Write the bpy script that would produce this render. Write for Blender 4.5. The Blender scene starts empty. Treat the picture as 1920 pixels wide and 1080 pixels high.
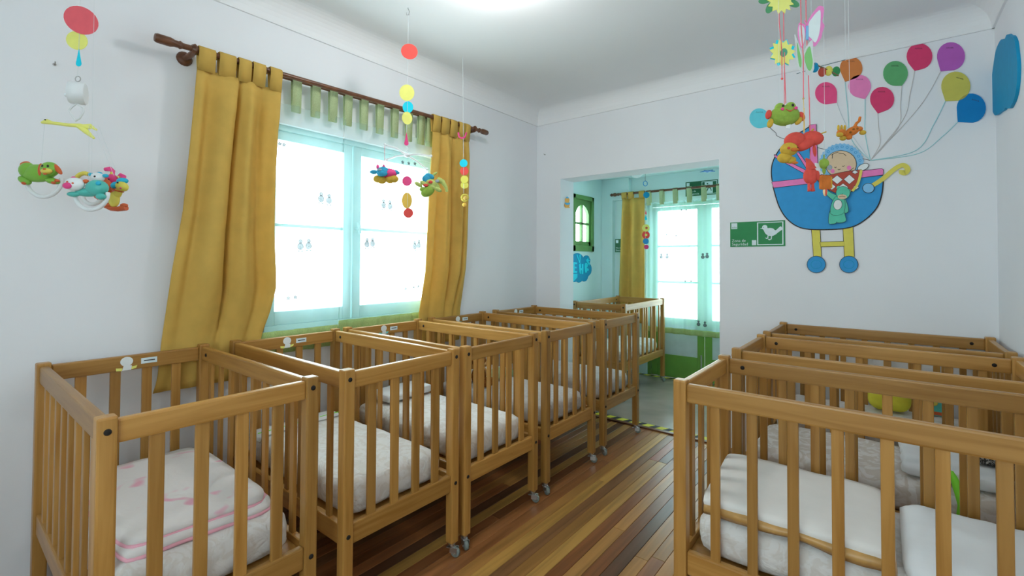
import bpy, bmesh, math, random
from mathutils import Vector, Matrix, noise
random.seed(7)
C = bpy.context.scene.collection
PI = math.pi

# ------------------------------------------------------------------ camera
F, YAW, PITCH, ROLL, CY, CAMH = 882.448, 38.5865, 1.1148, 0.284, 473.638, 1.3517
cd = bpy.data.cameras.new('camera'); cam = bpy.data.objects.new('camera', cd); C.objects.link(cam)
cd.sensor_width = 36; cd.lens = 36*F/1920; cd.shift_y = (CY-540)/1920; cd.clip_start = .02
_ya, _pi, _ro = (math.radians(a) for a in (YAW, PITCH, ROLL))
_fw = Vector((-math.sin(_ya)*math.cos(_pi), math.cos(_ya)*math.cos(_pi), math.sin(_pi)))
_r0 = Vector((math.cos(_ya), math.sin(_ya), 0)); _u0 = _r0.cross(_fw)
_rt = _r0*math.cos(_ro) + _u0*math.sin(_ro); _up = _u0*math.cos(_ro) - _r0*math.sin(_ro)
cam.matrix_world = Matrix(((_rt.x, _up.x, -_fw.x, 0), (_rt.y, _up.y, -_fw.y, 0), (_rt.z, _up.z, -_fw.z, CAMH), (0, 0, 0, 1)))
bpy.context.scene.camera = cam

# ------------------------------------------------------------------ sky, lights, exposure
sc = bpy.context.scene
w = bpy.data.worlds.new('overcast_sky'); sc.world = w; w.use_nodes = True
bg = w.node_tree.nodes['Background']
SKY = (0.83, 0.955, 1.0); SKY_STRENGTH = 10.0
bg.inputs[0].default_value = (*SKY, 1); bg.inputs[1].default_value = SKY_STRENGTH
sc.view_settings.view_transform = 'Standard'; sc.view_settings.look = 'None'
sc.view_settings.exposure = -0.03; sc.view_settings.gamma = 1; sc.view_settings.use_curve_mapping = False
sc.cycles.use_denoising = True
sc.cycles.max_bounces = 10; sc.cycles.diffuse_bounces = 6; sc.cycles.transparent_max_bounces = 16
sc.cycles.sample_clamp_indirect = 6
LAMP_A = ((-1.481, 1.74), 54)      # ceiling lamp just above the frame, seen at its top edge
LAMP_B = ((-0.10, -0.60), 11)     # second ceiling lamp of the room, over the photographer
LAMP_COL = (1.0, 0.97, 0.95)

YBK = -1.3
def portal(name, loc, rot, sx, sy):
    l = bpy.data.lights.new(name, 'AREA'); l.shape = 'RECTANGLE'; l.size = sx; l.size_y = sy
    l.cycles.is_portal = True
    o = bpy.data.objects.new(name, l); C.objects.link(o); o.location = loc; o.rotation_euler = rot
portal('daylight_portal_window', (-2.80, 1.80, 1.55), (0, -PI/2, 0), 1.25, 1.35)
portal('daylight_portal_small_window', (-2.95, 4.945, 1.81), (0, -PI/2, 0), .7, .52)
portal('daylight_portal_rear', (-.40, YBK-.06, 1.485), (PI/2, 0, 0), 1.15, 1.08)
portal('daylight_portal_door', (-1.55, 5.62, 1.15), (-PI/2, 0, 0), 1.6, 1.9)

# ------------------------------------------------------------------ materials
def lin(c): c /= 255.0; return c/12.92 if c <= .04045 else ((c+.055)/1.055)**2.4
def alb(r, g, b, k=1.45): return tuple(min(.88, lin(x)*k) for x in (r, g, b))
MATS = {}
def mat(name, rgb, rough=.5, var=.06, scale=9, bump=0, bscale=60, metal=0, spec=.4, trans=0):
    if name in MATS: return MATS[name]
    m = bpy.data.materials.new(name); m.use_nodes = True; MATS[name] = m
    nt = m.node_tree; p = nt.nodes['Principled BSDF']
    p.inputs['Roughness'].default_value = rough; p.inputs['Metallic'].default_value = metal
    p.inputs['Specular IOR Level'].default_value = spec
    tc = nt.nodes.new('ShaderNodeTexCoord'); n = nt.nodes.new('ShaderNodeTexNoise'); n.inputs['Scale'].default_value = scale
    nt.links.new(tc.outputs['Object'], n.inputs['Vector'])
    r = nt.nodes.new('ShaderNodeValToRGB'); nt.links.new(n.outputs['Fac'], r.inputs['Fac'])
    r.color_ramp.elements[0].position = .3; r.color_ramp.elements[1].position = .7
    r.color_ramp.elements[0].color = (*[c*(1-var) for c in rgb], 1); r.color_ramp.elements[1].color = (*[min(1, c*(1+var)) for c in rgb], 1)
    nt.links.new(r.outputs['Color'], p.inputs['Base Color'])
    if bump:
        b = nt.nodes.new('ShaderNodeBump'); b.inputs['Strength'].default_value = bump; b.inputs['Distance'].default_value = .004
        n2 = nt.nodes.new('ShaderNodeTexNoise'); n2.inputs['Scale'].default_value = bscale; n2.inputs['Detail'].default_value = 4
        nt.links.new(tc.outputs['Object'], n2.inputs['Vector']); nt.links.new(n2.outputs['Fac'], b.inputs['Height'])
        nt.links.new(b.outputs['Normal'], p.inputs['Normal'])
    return m
def wood(name, axis, c1, c2, rough=.34, spec=.45, grain=1.0):
    m = bpy.data.materials.new(name); m.use_nodes = True; MATS[name] = m
    nt = m.node_tree; L = nt.links.new; N = nt.nodes.new; p = nt.nodes['Principled BSDF']
    tc = N('ShaderNodeTexCoord'); oi = N('ShaderNodeObjectInfo')
    mul = N('ShaderNodeVectorMath'); mul.operation = 'SCALE'; mul.inputs[0].default_value = (7.1, 5.3, 9.7); L(oi.outputs['Random'], mul.inputs['Scale'])
    add = N('ShaderNodeVectorMath'); add.operation = 'ADD'; L(tc.outputs['Object'], add.inputs[0]); L(mul.outputs[0], add.inputs[1])
    mp = N('ShaderNodeMapping'); s = [42*grain]*3; s[axis] = 2.2*grain; mp.inputs['Scale'].default_value = s; L(add.outputs[0], mp.inputs['Vector'])
    n = N('ShaderNodeTexNoise'); n.inputs['Scale'].default_value = 1; n.inputs['Detail'].default_value = 5; n.inputs['Distortion'].default_value = .6; L(mp.outputs[0], n.inputs['Vector'])
    r = N('ShaderNodeValToRGB'); L(n.outputs['Fac'], r.inputs['Fac'])
    r.color_ramp.elements[0].position = .3; r.color_ramp.elements[0].color = (*c2, 1)
    r.color_ramp.elements[1].position = .62; r.color_ramp.elements[1].color = (*c1, 1)
    hs = N('ShaderNodeHueSaturation'); mr = N('ShaderNodeMapRange'); mr.inputs['To Min'].default_value = .78; mr.inputs['To Max'].default_value = 1.14
    L(oi.outputs['Random'], mr.inputs['Value']); L(mr.outputs[0], hs.inputs['Value']); L(r.outputs['Color'], hs.inputs['Color'])
    L(hs.outputs[0], p.inputs['Base Color']); p.inputs['Roughness'].default_value = rough; p.inputs['Specular IOR Level'].default_value = spec
    return m
PINE1, PINE2 = (.47, .245, .063), (.34, .158, .031)
WX, WY, WZ = (wood('pine_wood_'+n, i, PINE1, PINE2) for i, n in enumerate(('along', 'across', 'upright')))
PLANKS = [wood('floor_wood_%d' % i, 1, c, tuple(x*.62 for x in c), .30, .30, .7) for i, c in enumerate((
    (.37, .145, .048), (.24, .088, .028), (.46, .225, .062), (.43, .115, .042), (.14, .060, .028), (.55, .30, .075), (.28, .132, .052)))]
WALL = mat('white_wall_paint', (.83, .85, .88), .75, .015, 2, .06, 30, spec=.2)
WALL_IN = mat('pale_blue_wall_paint', (.69, .87, .88), .75, .02, 2, .06, 30, spec=.2)
CEIL = mat('ceiling_paint', (.87, .885, .90), .85, .012, 1.5, spec=.15)
M_BASE = mat('subfloor_dark', (.05, .028, .016), .8)
VINYL = mat('grey_brown_vinyl', (.33, .27, .225), .22, .18, 3, spec=.5)
DARKWOOD = mat('dark_varnished_wood', (.135, .055, .026), .3, .25, 30)
YEL = mat('mustard_curtain_cloth', (.72, .475, .115), .72, .05, 14, .12, 260, spec=.15)
_nt = YEL.node_tree; _p = _nt.nodes['Principled BSDF']; _tr = _nt.nodes.new('ShaderNodeBsdfTranslucent'); _mx = _nt.nodes.new('ShaderNodeMixShader'); _mx.inputs[0].default_value = .22
_nt.links.new(_p.inputs['Base Color'].links[0].from_socket, _tr.inputs[0]); _nt.links.new(_p.outputs[0], _mx.inputs[1]); _nt.links.new(_tr.outputs[0], _mx.inputs[2]); _nt.links.new(_mx.outputs[0], _nt.nodes['Material Output'].inputs[0])
CREAM = mat('cream_cloth', (.80, .78, .745), .85, .03, 8, .1, 120, spec=.1)
WHITECLOTH = mat('white_cotton', (.78, .81, .83), .85, .03, 8, .12, 90, spec=.1)
GOLD = mat('gold_satin', (.52, .30, .095), .35, .12, 30, .15, 90)
CHROME = mat('chrome', (.50, .51, .51), .38, .04, metal=1)
RUBBER = mat('grey_wheel_rubber', (.20, .23, .21), .5)
BLACKBOLT = mat('black_bolt', (.025, .022, .02), .75, spec=.1)
WHITEP = mat('white_plastic', (.80, .83, .84), .3, .02)
GREENP = mat('green_painted_wood', alb(92, 138, 78, 1.2), .35, .08, 6)
GREENDOOR = mat('green_door_paint', alb(98, 142, 62, 1.2), .35, .08, 6)
FRAMEW = mat('pale_window_paint', (.46, .68, .67), .45)
LIMEHEM = mat('lime_gingham', alb(150, 172, 112, 1.25), .8, .16, 220, spec=.1)
LIMETAB = mat('lime_ribbon', alb(162, 178, 136, 1.3), .8, .10, 200, spec=.1)
def flat(name, r, g, b, k=1.45, rough=.6): return mat(name, alb(r, g, b, k), rough, .035, 25, spec=.25)
RED = flat('red_card', 205, 72, 66); CORAL = flat('coral_card', 212, 88, 96); YELC = flat('yellow_card', 220, 210, 110)
CYAN = flat('cyan_card', 28, 183, 205); PINK = flat('hot_pink_card', 225, 80, 125); ORAN = flat('orange_card', 222, 168, 75)
BLUEC = flat('blue_card', 10, 125, 165); MURBLUE = flat('pram_blue_foam', 46, 130, 182); MURPINK = flat('pram_pink_foam', 205, 112, 165)
MURYEL = flat('pram_yellow_foam', 192, 182, 82); SKIN = flat('skin_foam', 190, 168, 140); BONNET = flat('bonnet_blue_foam', 112, 165, 200)
ARGRED = flat('brick_red_foam', 158, 66, 52); OFFW = flat('off_white_foam', 200, 205, 208); TEALB = flat('teal_foam', 80, 172, 145)
INK = flat('black_ink', 55, 50, 48, 1.0); SIGN = flat('sign_green', 40, 118, 70, 1.4, .4); SIGNW = flat('sign_white', 185, 198, 205, 1.5, .4)
SIGND = flat('sign_dark_green', 36, 88, 60, 1.5, .4)
PLGREEN = flat('toy_green', 118, 168, 66, 1.2, .3); PLORANGE = flat('toy_orange', 190, 90, 52, 1.2, .3); PLTEAL = flat('toy_teal', 80, 170, 160, 1.2, .3)
PLPINK = flat('toy_pink', 218, 70, 130, 1.15, .35); PLYEL = flat('toy_yellow', 205, 190, 85, 1.2, .4); PLBLUE = flat('toy_blue', 45, 165, 195, 1.2, .4)
PLUSHG = mat('green_plush', alb(140, 170, 75, 1.08), .95, .1, 60, .3, 200, spec=.05); PLUSHL = mat('lime_plush', alb(175, 188, 110, 1.08), .95, .1, 60, .3, 200, spec=.05)
PLUSHR = mat('red_plush', alb(205, 82, 72, 1.08), .95, .08, 60, .3, 200, spec=.05); PLUSHY = mat('yellow_plush', alb(195, 160, 65, 1.08), .95, .1, 60, .3, 200, spec=.05)
PLUSHB = mat('blue_plush', alb(60, 150, 185, 1.08), .95, .1, 60, .3, 200, spec=.05); PLUSHO = mat('orange_plush', alb(200, 115, 55, 1.08), .95, .1, 60, .3, 200, spec=.05)
PLUSHBR = mat('brown_plush', alb(120, 78, 38), 1, .4, 70, .5, 150, spec=.05); PLUSHT = mat('tan_plush', alb(170, 140, 100), 1, .25, 70, .5, 150, spec=.05)
PLUSHGR = mat('grey_plush', alb(135, 145, 152), 1, .1, 60, .3, 200, spec=.05)
REDSTR = flat('red_string', 205, 95, 105); TEALSTR = flat('pale_teal_string', 140, 185, 188, 1.5); BEIGESTR = flat('pale_beige_string', 172, 168, 166, 1.5); WHSTR = flat('white_thread', 180, 186, 188, 1.6); DKSTR = flat('dark_thread', 90, 88, 90, 1.2)

def emis(name, rgb, st):
    m = bpy.data.materials.new(name); m.use_nodes = True; nt = m.node_tree; p = nt.nodes['Principled BSDF']
    p.inputs['Base Color'].default_value = (.9, .9, .9, 1); p.inputs['Emission Color'].default_value = (*rgb, 1); p.inputs['Emission Strength'].default_value = st
    return m
def thin(name, rgb, clear, dif, gloss=0.0):
    """thin see-through sheet: part straight through, part scattered (reflected and transmitted)"""
    m = bpy.data.materials.new(name); m.use_nodes = True; nt = m.node_tree; nt.nodes.clear(); N = nt.nodes.new; L = nt.links.new
    o = N('ShaderNodeOutputMaterial'); t = N('ShaderNodeBsdfTransparent'); t.inputs[0].default_value = (*clear, 1)
    if dif > 0:
        d = N('ShaderNodeBsdfDiffuse'); tr = N('ShaderNodeBsdfTranslucent')
        tc = N('ShaderNodeTexCoord'); n = N('ShaderNodeTexNoise'); n.inputs['Scale'].default_value = 300; L(tc.outputs['Object'], n.inputs['Vector'])
        mr = N('ShaderNodeMix'); mr.data_type = 'RGBA'; L(n.outputs['Fac'], mr.inputs[0]); mr.inputs[6].default_value = (*[c*.93 for c in rgb], 1); mr.inputs[7].default_value = (*rgb, 1)
        L(mr.outputs[2], d.inputs[0]); L(mr.outputs[2], tr.inputs[0])
        a = N('ShaderNodeMixShader'); a.inputs[0].default_value = .5; L(d.outputs[0], a.inputs[1]); L(tr.outputs[0], a.inputs[2])
        b = N('ShaderNodeMixShader'); b.inputs[0].default_value = dif; L(t.outputs[0], b.inputs[1]); L(a.outputs[0], b.inputs[2])
    else:
        g = N('ShaderNodeBsdfGlossy'); g.inputs['Roughness'].default_value = .02
        lw = N('ShaderNodeLayerWeight'); lw.inputs[0].default_value = .18
        b = N('ShaderNodeMixShader'); pw_ = N('ShaderNodeMath'); pw_.operation = 'POWER'; pw_.inputs[1].default_value = 4.0; lw.inputs[0].default_value = .5; L(lw.outputs['Facing'], pw_.inputs[0]); ml_ = N('ShaderNodeMath'); ml_.operation = 'MULTIPLY_ADD'; ml_.inputs[1].default_value = .5; ml_.inputs[2].default_value = .03; L(pw_.outputs[0], ml_.inputs[0]); L(ml_.outputs[0], b.inputs[0]); L(t.outputs[0], b.inputs[1]); L(g.outputs[0], b.inputs[2])
    L(b.outputs[0], o.inputs[0]); return m
GLASS = thin('window_glass', (1, 1, 1), (.95, .98, .98), 0)
SHEER = thin('sheer_voile', (.60, .86, .88), (1, 1, 1), .22)
SHEER_BLOOM = thin('bloom_sheer_voile', (.55, .86, .90), (1, 1, 1), .42)  # thickened and tinted cyan: backlit bloom over the door put into the cloth
MOTIF = thin('sheer_embroidery', (.12, .15, .16), (1, 1, 1), .70)

def sheet_mat(name, c1, c2, sc_=16, fine=.5):
    m = bpy.data.materials.new(name); m.use_nodes = True; nt = m.node_tree; N = nt.nodes.new; L = nt.links.new; p = nt.nodes['Principled BSDF']
    tc = N('ShaderNodeTexCoord'); n = N('ShaderNodeTexNoise'); n.inputs['Scale'].default_value = sc_; n.inputs['Detail'].default_value = 2; n.inputs['Distortion'].default_value = 2.5
    oi = N('ShaderNodeObjectInfo'); add = N('ShaderNodeVectorMath'); L(tc.outputs['Object'], add.inputs[0])
    ml = N('ShaderNodeVectorMath'); ml.operation = 'SCALE'; ml.inputs[0].default_value = (3, 5, 2); L(oi.outputs['Random'], ml.inputs['Scale']); L(ml.outputs[0], add.inputs[1])
    L(add.outputs[0], n.inputs['Vector']); r = N('ShaderNodeValToRGB'); L(n.outputs['Fac'], r.inputs['Fac'])
    r.color_ramp.elements[0].position = .48; r.color_ramp.elements[0].color = (*c1, 1); r.color_ramp.elements[1].position = .56; r.color_ramp.elements[1].color = (*c2, 1)
    L(r.outputs[0], p.inputs['Base Color']); p.inputs['Roughness'].default_value = .75; p.inputs['Specular IOR Level'].default_value = .2
    b = N('ShaderNodeBump'); b.inputs['Strength'].default_value = fine; b.inputs['Distance'].default_value = .012
    n2 = N('ShaderNodeTexNoise'); n2.inputs['Scale'].default_value = 11; n2.inputs['Detail'].default_value = 3; n2.inputs['Distortion'].default_value = 1.5; L(add.outputs[0], n2.inputs['Vector'])
    L(n2.outputs['Fac'], b.inputs['Height']); L(b.outputs[0], p.inputs['Normal'])
    return m
SHEET_W = sheet_mat('white_printed_sheet', (.76, .75, .73), (.70, .67, .63), 14, .85)
SHEET_B = sheet_mat('beige_swirl_sheet', (.62, .56, .50), (.74, .71, .68), 12)
SHEET_G = sheet_mat('greyish_quilted_sheet', (.66, .65, .64), (.72, .72, .72), 20)
SHEET_PINK = sheet_mat('pink_spotted_blanket', (.78, .75, .735), (.78, .75, .735), 8, .3)
SHEET_PINK.node_tree.nodes['Noise Texture'].inputs['Distortion'].default_value = .3
_cr = SHEET_PINK.node_tree.nodes['Color Ramp'].color_ramp; _cr.elements[1].position = .62; _cr.elements.new(.68).color = (.78, .42, .52, 1)
PINKEDGE = mat('pink_satin_binding', alb(212, 150, 165), .5)
LEOPARD = sheet_mat('leopard_fleece', (.045, .040, .036), (.42, .40, .37), 34)
NEON = flat('neon_green_strap', 125, 215, 60); YELCUSH = mat('yellow_cushion_cloth', alb(192, 186, 58), .85, .06, 20, .15, 100)

# ------------------------------------------------------------------ geometry helper
class G:
    def __init__(s): s.v = []; s.f = []; s.sm = []
    def add(s, vs, fs, smooth=False):
        n = len(s.v); s.v += [tuple(v) for v in vs]; s.f += [tuple(i+n for i in f) for f in fs]; s.sm += [smooth]*len(fs); return s
    def box(s, c, d, b=0, M=None):
        x, y, z = (q/2 for q in d); c = Vector(c)
        b = min(b, x*.9, y*.9, z*.9)
        if b <= 0:
            vs = [(i*x, j*y, k*z) for i in (-1, 1) for j in (-1, 1) for k in (-1, 1)]
            fs = [(0, 1, 3, 2), (4, 6, 7, 5), (0, 4, 5, 1), (2, 3, 7, 6), (0, 2, 6, 4), (1, 5, 7, 3)]
        else:
            bm = bmesh.new(); bmesh.ops.create_cube(bm, size=1)
            for v in bm.verts: v.co = (v.co.x*2*x, v.co.y*2*y, v.co.z*2*z)
            bmesh.ops.bevel(bm, geom=bm.edges[:], offset=b, segments=1 if b < .003 else 2, affect='EDGES', profile=.6)
            bm.verts.index_update(); vs = [v.co.copy() for v in bm.verts]; fs = [[v.index for v in f.verts] for f in bm.faces]; bm.free()
        vs = [(M @ Vector(v) if M else Vector(v)) + c for v in vs]
        return s.add(vs, fs)
    def bx(s, a, b_, bev=0):
        return s.box([(a[i]+b_[i])/2 for i in range(3)], [abs(b_[i]-a[i]) for i in range(3)], bev)
    def tube(s, pts, r, n=8, cap=True):
        pts = [Vector(p) for p in pts]; rs = r if isinstance(r, (list, tuple)) else [r]*len(pts)
        vs = []; fs = []; m = len(pts); ref = None
        for i, p in enumerate(pts):
            t = (pts[min(i+1, m-1)]-pts[max(i-1, 0)]).normalized()
            if ref is None: ref = Vector((0, 0, 1)) if abs(t.z) < .9 else Vector((1, 0, 0))
            a = t.cross(ref).normalized(); b = a.cross(t).normalized(); ref = b
            for k in range(n):
                q = 2*PI*k/n; vs.append(p + a*math.cos(q)*rs[i] + b*math.sin(q)*rs[i])
        for i in range(m-1):
            for k in range(n): fs.append((i*n+k, i*n+(k+1) % n, (i+1)*n+(k+1) % n, (i+1)*n+k))
        s.add(vs, fs, True)
        if cap:
            s.add(vs[:n], [tuple(range(n))[::-1]]); s.add(vs[-n:], [tuple(range(n))])
        return s
    def ring(s, c, R, r, M=None, n=24, k=8, a0=0, a1=2*PI, sy=1):
        M = M or Matrix.Identity(3); full = abs(a1-a0-2*PI) < 1e-4; c = Vector(c)
        pts = [M @ Vector((R*math.cos(a0+(a1-a0)*i/n), R*sy*math.sin(a0+(a1-a0)*i/n), 0)) + c for i in range(n+1)]
        return s.tube(pts, r, k, not full)
    def ell(s, c, r, M=None, n=14, m=9):
        if not isinstance(r, (list, tuple)): r = (r, r, r)
        c = Vector(c); vs = []; fs = []
        def T(v):
            v = Vector((v[0]*r[0], v[1]*r[1], v[2]*r[2])); return (M @ v if M else v)+c
        vs.append(T((0, 0, 1)))
        for i in range(1, m):
            a = PI*i/m
            for k in range(n): vs.append(T((math.sin(a)*math.cos(2*PI*k/n), math.sin(a)*math.sin(2*PI*k/n), math.cos(a))))
        vs.append(T((0, 0, -1))); e = len(vs)-1
        for k in range(n):
            fs.append((0, 1+k, 1+(k+1) % n)); fs.append((e, e-n+(k+1) % n, e-n+k))
            for i in range(m-2): fs.append((1+i*n+k, 1+(i+1)*n+k, 1+(i+1)*n+(k+1) % n, 1+i*n+(k+1) % n))
        return s.add(vs, fs, True)
    def lathe(s, prof, c, axis=(0, 0, 1), n=20):
        """prof: (radius, along) pairs"""
        ax = Vector(axis).normalized(); a = ax.orthogonal().normalized(); b = ax.cross(a); c = Vector(c); vs = []; fs = []
        for r, h in prof:
            for k in range(n): q = 2*PI*k/n; vs.append(c+ax*h+(a*math.cos(q)+b*math.sin(q))*max(r, 1e-5))
        fs = []; start = 0
        for i in range(len(prof)-1):
            for k in range(n): fs.append((i*n+k, i*n+(k+1) % n, (i+1)*n+(k+1) % n, (i+1)*n+k))
            last = i == len(prof)-2; sharp = False
            if not last:
                d1 = Vector((prof[i+1][0]-prof[i][0], prof[i+1][1]-prof[i][1])); d2 = Vector((prof[i+2][0]-prof[i+1][0], prof[i+2][1]-prof[i+1][1]))
                sharp = d1.length > 1e-9 and d2.length > 1e-9 and d1.angle(d2) > .9
            if last or sharp:      # hard edge: a ring of points of its own
                s.add(vs[start*n:(i+2)*n], [tuple(q-start*n for q in f) for f in fs], True); fs = []; start = i+1
        return s
    def prism(s, pts, o, u, v, d0, d1):
        """outline pts (2D) in the plane o,u,v, thickness from d0 to d1 along u x v"""
        u = Vector(u); v = Vector(v); n = u.cross(v).normalized(); o = Vector(o)
        ar = sum(pts[i-1][0]*pts[i][1]-pts[i][0]*pts[i-1][1] for i in range(len(pts)))
        if ar < 0: pts = pts[::-1]
        k = len(pts); vs = [o+u*p[0]+v*p[1]+n*d0 for p in pts]+[o+u*p[0]+v*p[1]+n*d1 for p in pts]
        fs = [tuple(range(k))[::-1], tuple(range(k, 2*k))]+[(i, (i+1) % k, (i+1) % k+k, i+k) for i in range(k)]
        return s.add(vs, fs)
    def xf(s, M):
        s.v = [tuple(M @ Vector(v)) for v in s.v]; return s
def mesh(name, g, m):
    me = bpy.data.meshes.new(name); me.from_pydata(g.v, [], g.f); me.polygons.foreach_set('use_smooth', g.sm)
    bm = bmesh.new(); bm.from_mesh(me); bmesh.ops.recalc_face_normals(bm, faces=bm.faces[:]); bm.to_mesh(me); bm.free()
    me.materials.append(m); me.update(); return me
def obj(name, g, m, parent=None, loc=(0, 0, 0), label=None):
    me = g if isinstance(g, bpy.types.Mesh) else mesh(name, g, m)
    o = bpy.data.objects.new(name, me); C.objects.link(o); o.parent = parent; o.location = loc
    if label: o['label'] = label
    return o
def thing(name, label, cat, loc=(0, 0, 0), rz=0, group=None):
    o = bpy.data.objects.new(name, None); C.objects.link(o); o.location = loc; o.rotation_euler = (0, 0, rz); o.empty_display_size = .05
    o['label'] = label; o['category'] = cat
    if group: o['group'] = group
    return o
def tag(o, label, cat, group=None):
    o['label'] = label; o['category'] = cat
    if group: o['group'] = group
    return o
def struct(o, label, cat): o['kind'] = 'structure'; o['label'] = label; o['category'] = cat; return o
def dup(root, loc, rz=0, label=None, skip=()):
    def cp(o, par):
        c = o.copy(); C.objects.link(c); c.parent = par
        for ch in list(o.children):
            if ch.name.split('.')[0] not in skip: cp(ch, c)
        return c
    c = cp(root, None); c.location = loc; c.rotation_euler = (0, 0, rz)
    if label: c['label'] = label
    return c
def text_g(body, size, o, u, v, d=.0006, align='LEFT'):
    cu = bpy.data.curves.new('lettering', 'FONT'); cu.body = body; cu.size = size; cu.align_x = align; cu.resolution_u = 2
    t = bpy.data.objects.new('lettering', cu); C.objects.link(t); dg = bpy.context.evaluated_depsgraph_get(); dg.update()
    me = bpy.data.meshes.new_from_object(t.evaluated_get(dg)); g = G(); u = Vector(u); v = Vector(v); n = u.cross(v).normalized()
    g.add([Vector(o)+u*q.co.x+v*q.co.y+n*d for q in me.vertices], [tuple(p.vertices) for p in me.polygons])
    bpy.data.objects.remove(t); bpy.data.curves.remove(cu); bpy.data.meshes.remove(me); return g

# pixel of the photograph -> point on a real plane of the room (used to measure where wall things hang)
def ray(x, y):
    a = (x-960)/F; b = -(y-CY)/F; return _fw + _rt*a + _up*b
def on(x, y, X=None, Y=None, Z=None, d=None):
    r = ray(x, y); o = Vector((0, 0, CAMH))
    t = X/r.x if X is not None else Y/r.y if Y is not None else (Z-CAMH)/r.z if Z is not None else d
    return o+r*t

# ------------------------------------------------------------------ room shell
XL, XR, YD, YB, CZ = -2.657, .478, 3.7126, -1.3, 2.80
OL, OR, OZ, TH = -2.387, -.981, 2.128, .235
IX, IY, IZ = -2.86, 5.5, 2.40          # next room: left wall, back wall, ceiling
WY0, WY1, WZ0, WZ1 = 1.155, 2.455, .955, 2.125
fl = struct(obj('floor', G().bx((XL-.1, YB, -.06), (XR+.1, YD+.04, -.012)), M_BASE), 'dark underside of the striped plank floor of the dormitory', 'floor')
pw = .062; unit = {}
x = XL
i = 0
while x < XR:
    y = YB + random.uniform(-1.2, 0)
    tone = random.choices(range(7), weights=(5, 4, 4, 3, 3, 2, 3))[0]
    while y < YD+.03:
        L_ = random.uniform(1.3, 2.6); y0 = max(y, YB); y1 = min(y+L_, YD+.03)
        if y1-y0 > .05:
            wd = min(pw, XR-x+.02)
            g = G().box((0, 0, 0), (wd-.0012, y1-y0-.0015, .013), .0012)
            o = obj('floor_plank', g, PLANKS[tone], fl, (x+pw/2, (y0+y1)/2, -.0065))
        if random.random() < .65: tone = random.choices(range(7), weights=(5, 4, 4, 3, 3, 2, 3))[0]
        y += L_
    x += pw
T_ = .2
lw = G().bx((XL-T_, YB, 0), (XL, WY0, CZ+.1)).bx((XL-T_, WY1, 0), (XL, YD, CZ+.1)).bx((XL-T_, WY0, 0), (XL, WY1, WZ0)).bx((XL-T_, WY0, WZ1), (XL, WY1, CZ+.1))
struct(obj('wall_left', lw, WALL), 'white plaster wall with the curtained window', 'wall')
fw = G().bx((XL-T_, YD, 0), (OL, YD+TH, CZ+.1)).bx((OR, YD, 0), (XR+T_, YD+TH, CZ+.1)).bx((OL, YD, OZ), (OR, YD+TH, CZ+.1))
struct(obj('wall_far', fw, WALL), 'white end wall with wide opening and pram decoration', 'wall')
struct(obj('wall_right', G().bx((XR, YB, 0), (XR+T_, YD, CZ+.1)), WALL), 'white side wall behind the right row of cribs', 'wall')
BX0, BX1, BZ0, BZ1 = -1.00, .20, .92, 2.05
g = G().bx((XL-T_, YB-.07, 0), (BX0, YB, CZ+.1)).bx((BX1, YB-.07, 0), (XR+T_, YB, CZ+.1)).bx((BX0, YB-.07, 0), (BX1, YB, BZ0)).bx((BX0, YB-.07, BZ1), (BX1, YB, CZ+.1))
struct(obj('wall_back', g, WALL), 'white wall behind the camera with an added fill light window', 'wall')
struct(obj('ceiling', G().bx((XL, YB, CZ), (XR, YD, CZ+.1)), CEIL), 'plain white ceiling of the dormitory', 'ceiling')
def cove(name, a, b, n, lab):
    """concave plaster cove along a-b, n = direction into the room"""
    a = Vector(a); b = Vector(b); n = Vector(n); prof = [(0, 2.668), (.011, 2.668), (.013, 2.674)]
    for k in range(0, 9):
        q = PI/2*k/8; prof.append((.014+.115*(1-math.cos(q)), 2.679+.121*math.sin(q)))
    prof += [(.13, CZ+.002), (0, CZ+.002)]
    g = G(); m = len(prof); vs = [Vector((p.x, p.y, 0))+n*r+Vector((0, 0, z)) for p in (a, b) for r, z in prof]
    g.add(vs, [(k, (k+1) % m, m+(k+1) % m, m+k) for k in range(m)])
    struct(obj(name, g, CEIL), lab, 'cove')
cove('trim_1', (XL, YB, 0), (XL, YD, 0), (1, 0, 0), 'curved plaster cove above the window wall')
cove('trim_2', (XL, YD, 0), (XR, YD, 0), (0, -1, 0), 'curved plaster cove above the pram decoration wall')
cove('trim_3', (XR, YB, 0), (XR, YD, 0), (-1, 0, 0), 'curved plaster cove along the right side wall')
# next room
YI = YD+TH
struct(obj('floor', G().bx((IX-.2, YD+.03, -.06), (.2, IY+.1, -.001)), VINYL), 'shiny grey brown vinyl floor of the next room', 'floor')
SW = (4.70, 5.19, 1.48, 2.15)
TI = .07
g = G().bx((IX-TI, YI, 0), (IX, SW[0], IZ+.1)).bx((IX-TI, SW[1], 0), (IX, IY+.2, IZ+.1)).bx((IX-TI, SW[0], 0), (IX, SW[1], SW[2])).bx((IX-TI, SW[0], SW[3]), (IX, SW[1], IZ+.1))
struct(obj('wall_left', g, WALL_IN), 'pale blue wall of the next room with the little green window', 'wall')
DX0, DX1, DZ1 = -2.29, -.98, 2.06
g = G().bx((IX-TI, IY, 0), (DX0, IY+.2, IZ+.1)).bx((DX1, IY, 0), (.2, IY+.2, IZ+.1)).bx((DX0, IY, DZ1), (DX1, IY+.2, IZ+.1))
struct(obj('wall_back', g, WALL_IN), 'pale blue wall of the next room around the garden door', 'wall')
struct(obj('wall_right', G().bx((0, YI, 0), (.2, IY, IZ+.1)), WALL_IN), 'pale blue right wall of the next room', 'wall')
struct(obj('ceiling', G().bx((IX, YI, IZ), (0, IY, IZ+.1)), WALL_IN), 'pale blue ceiling of the next room', 'ceiling')
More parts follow.
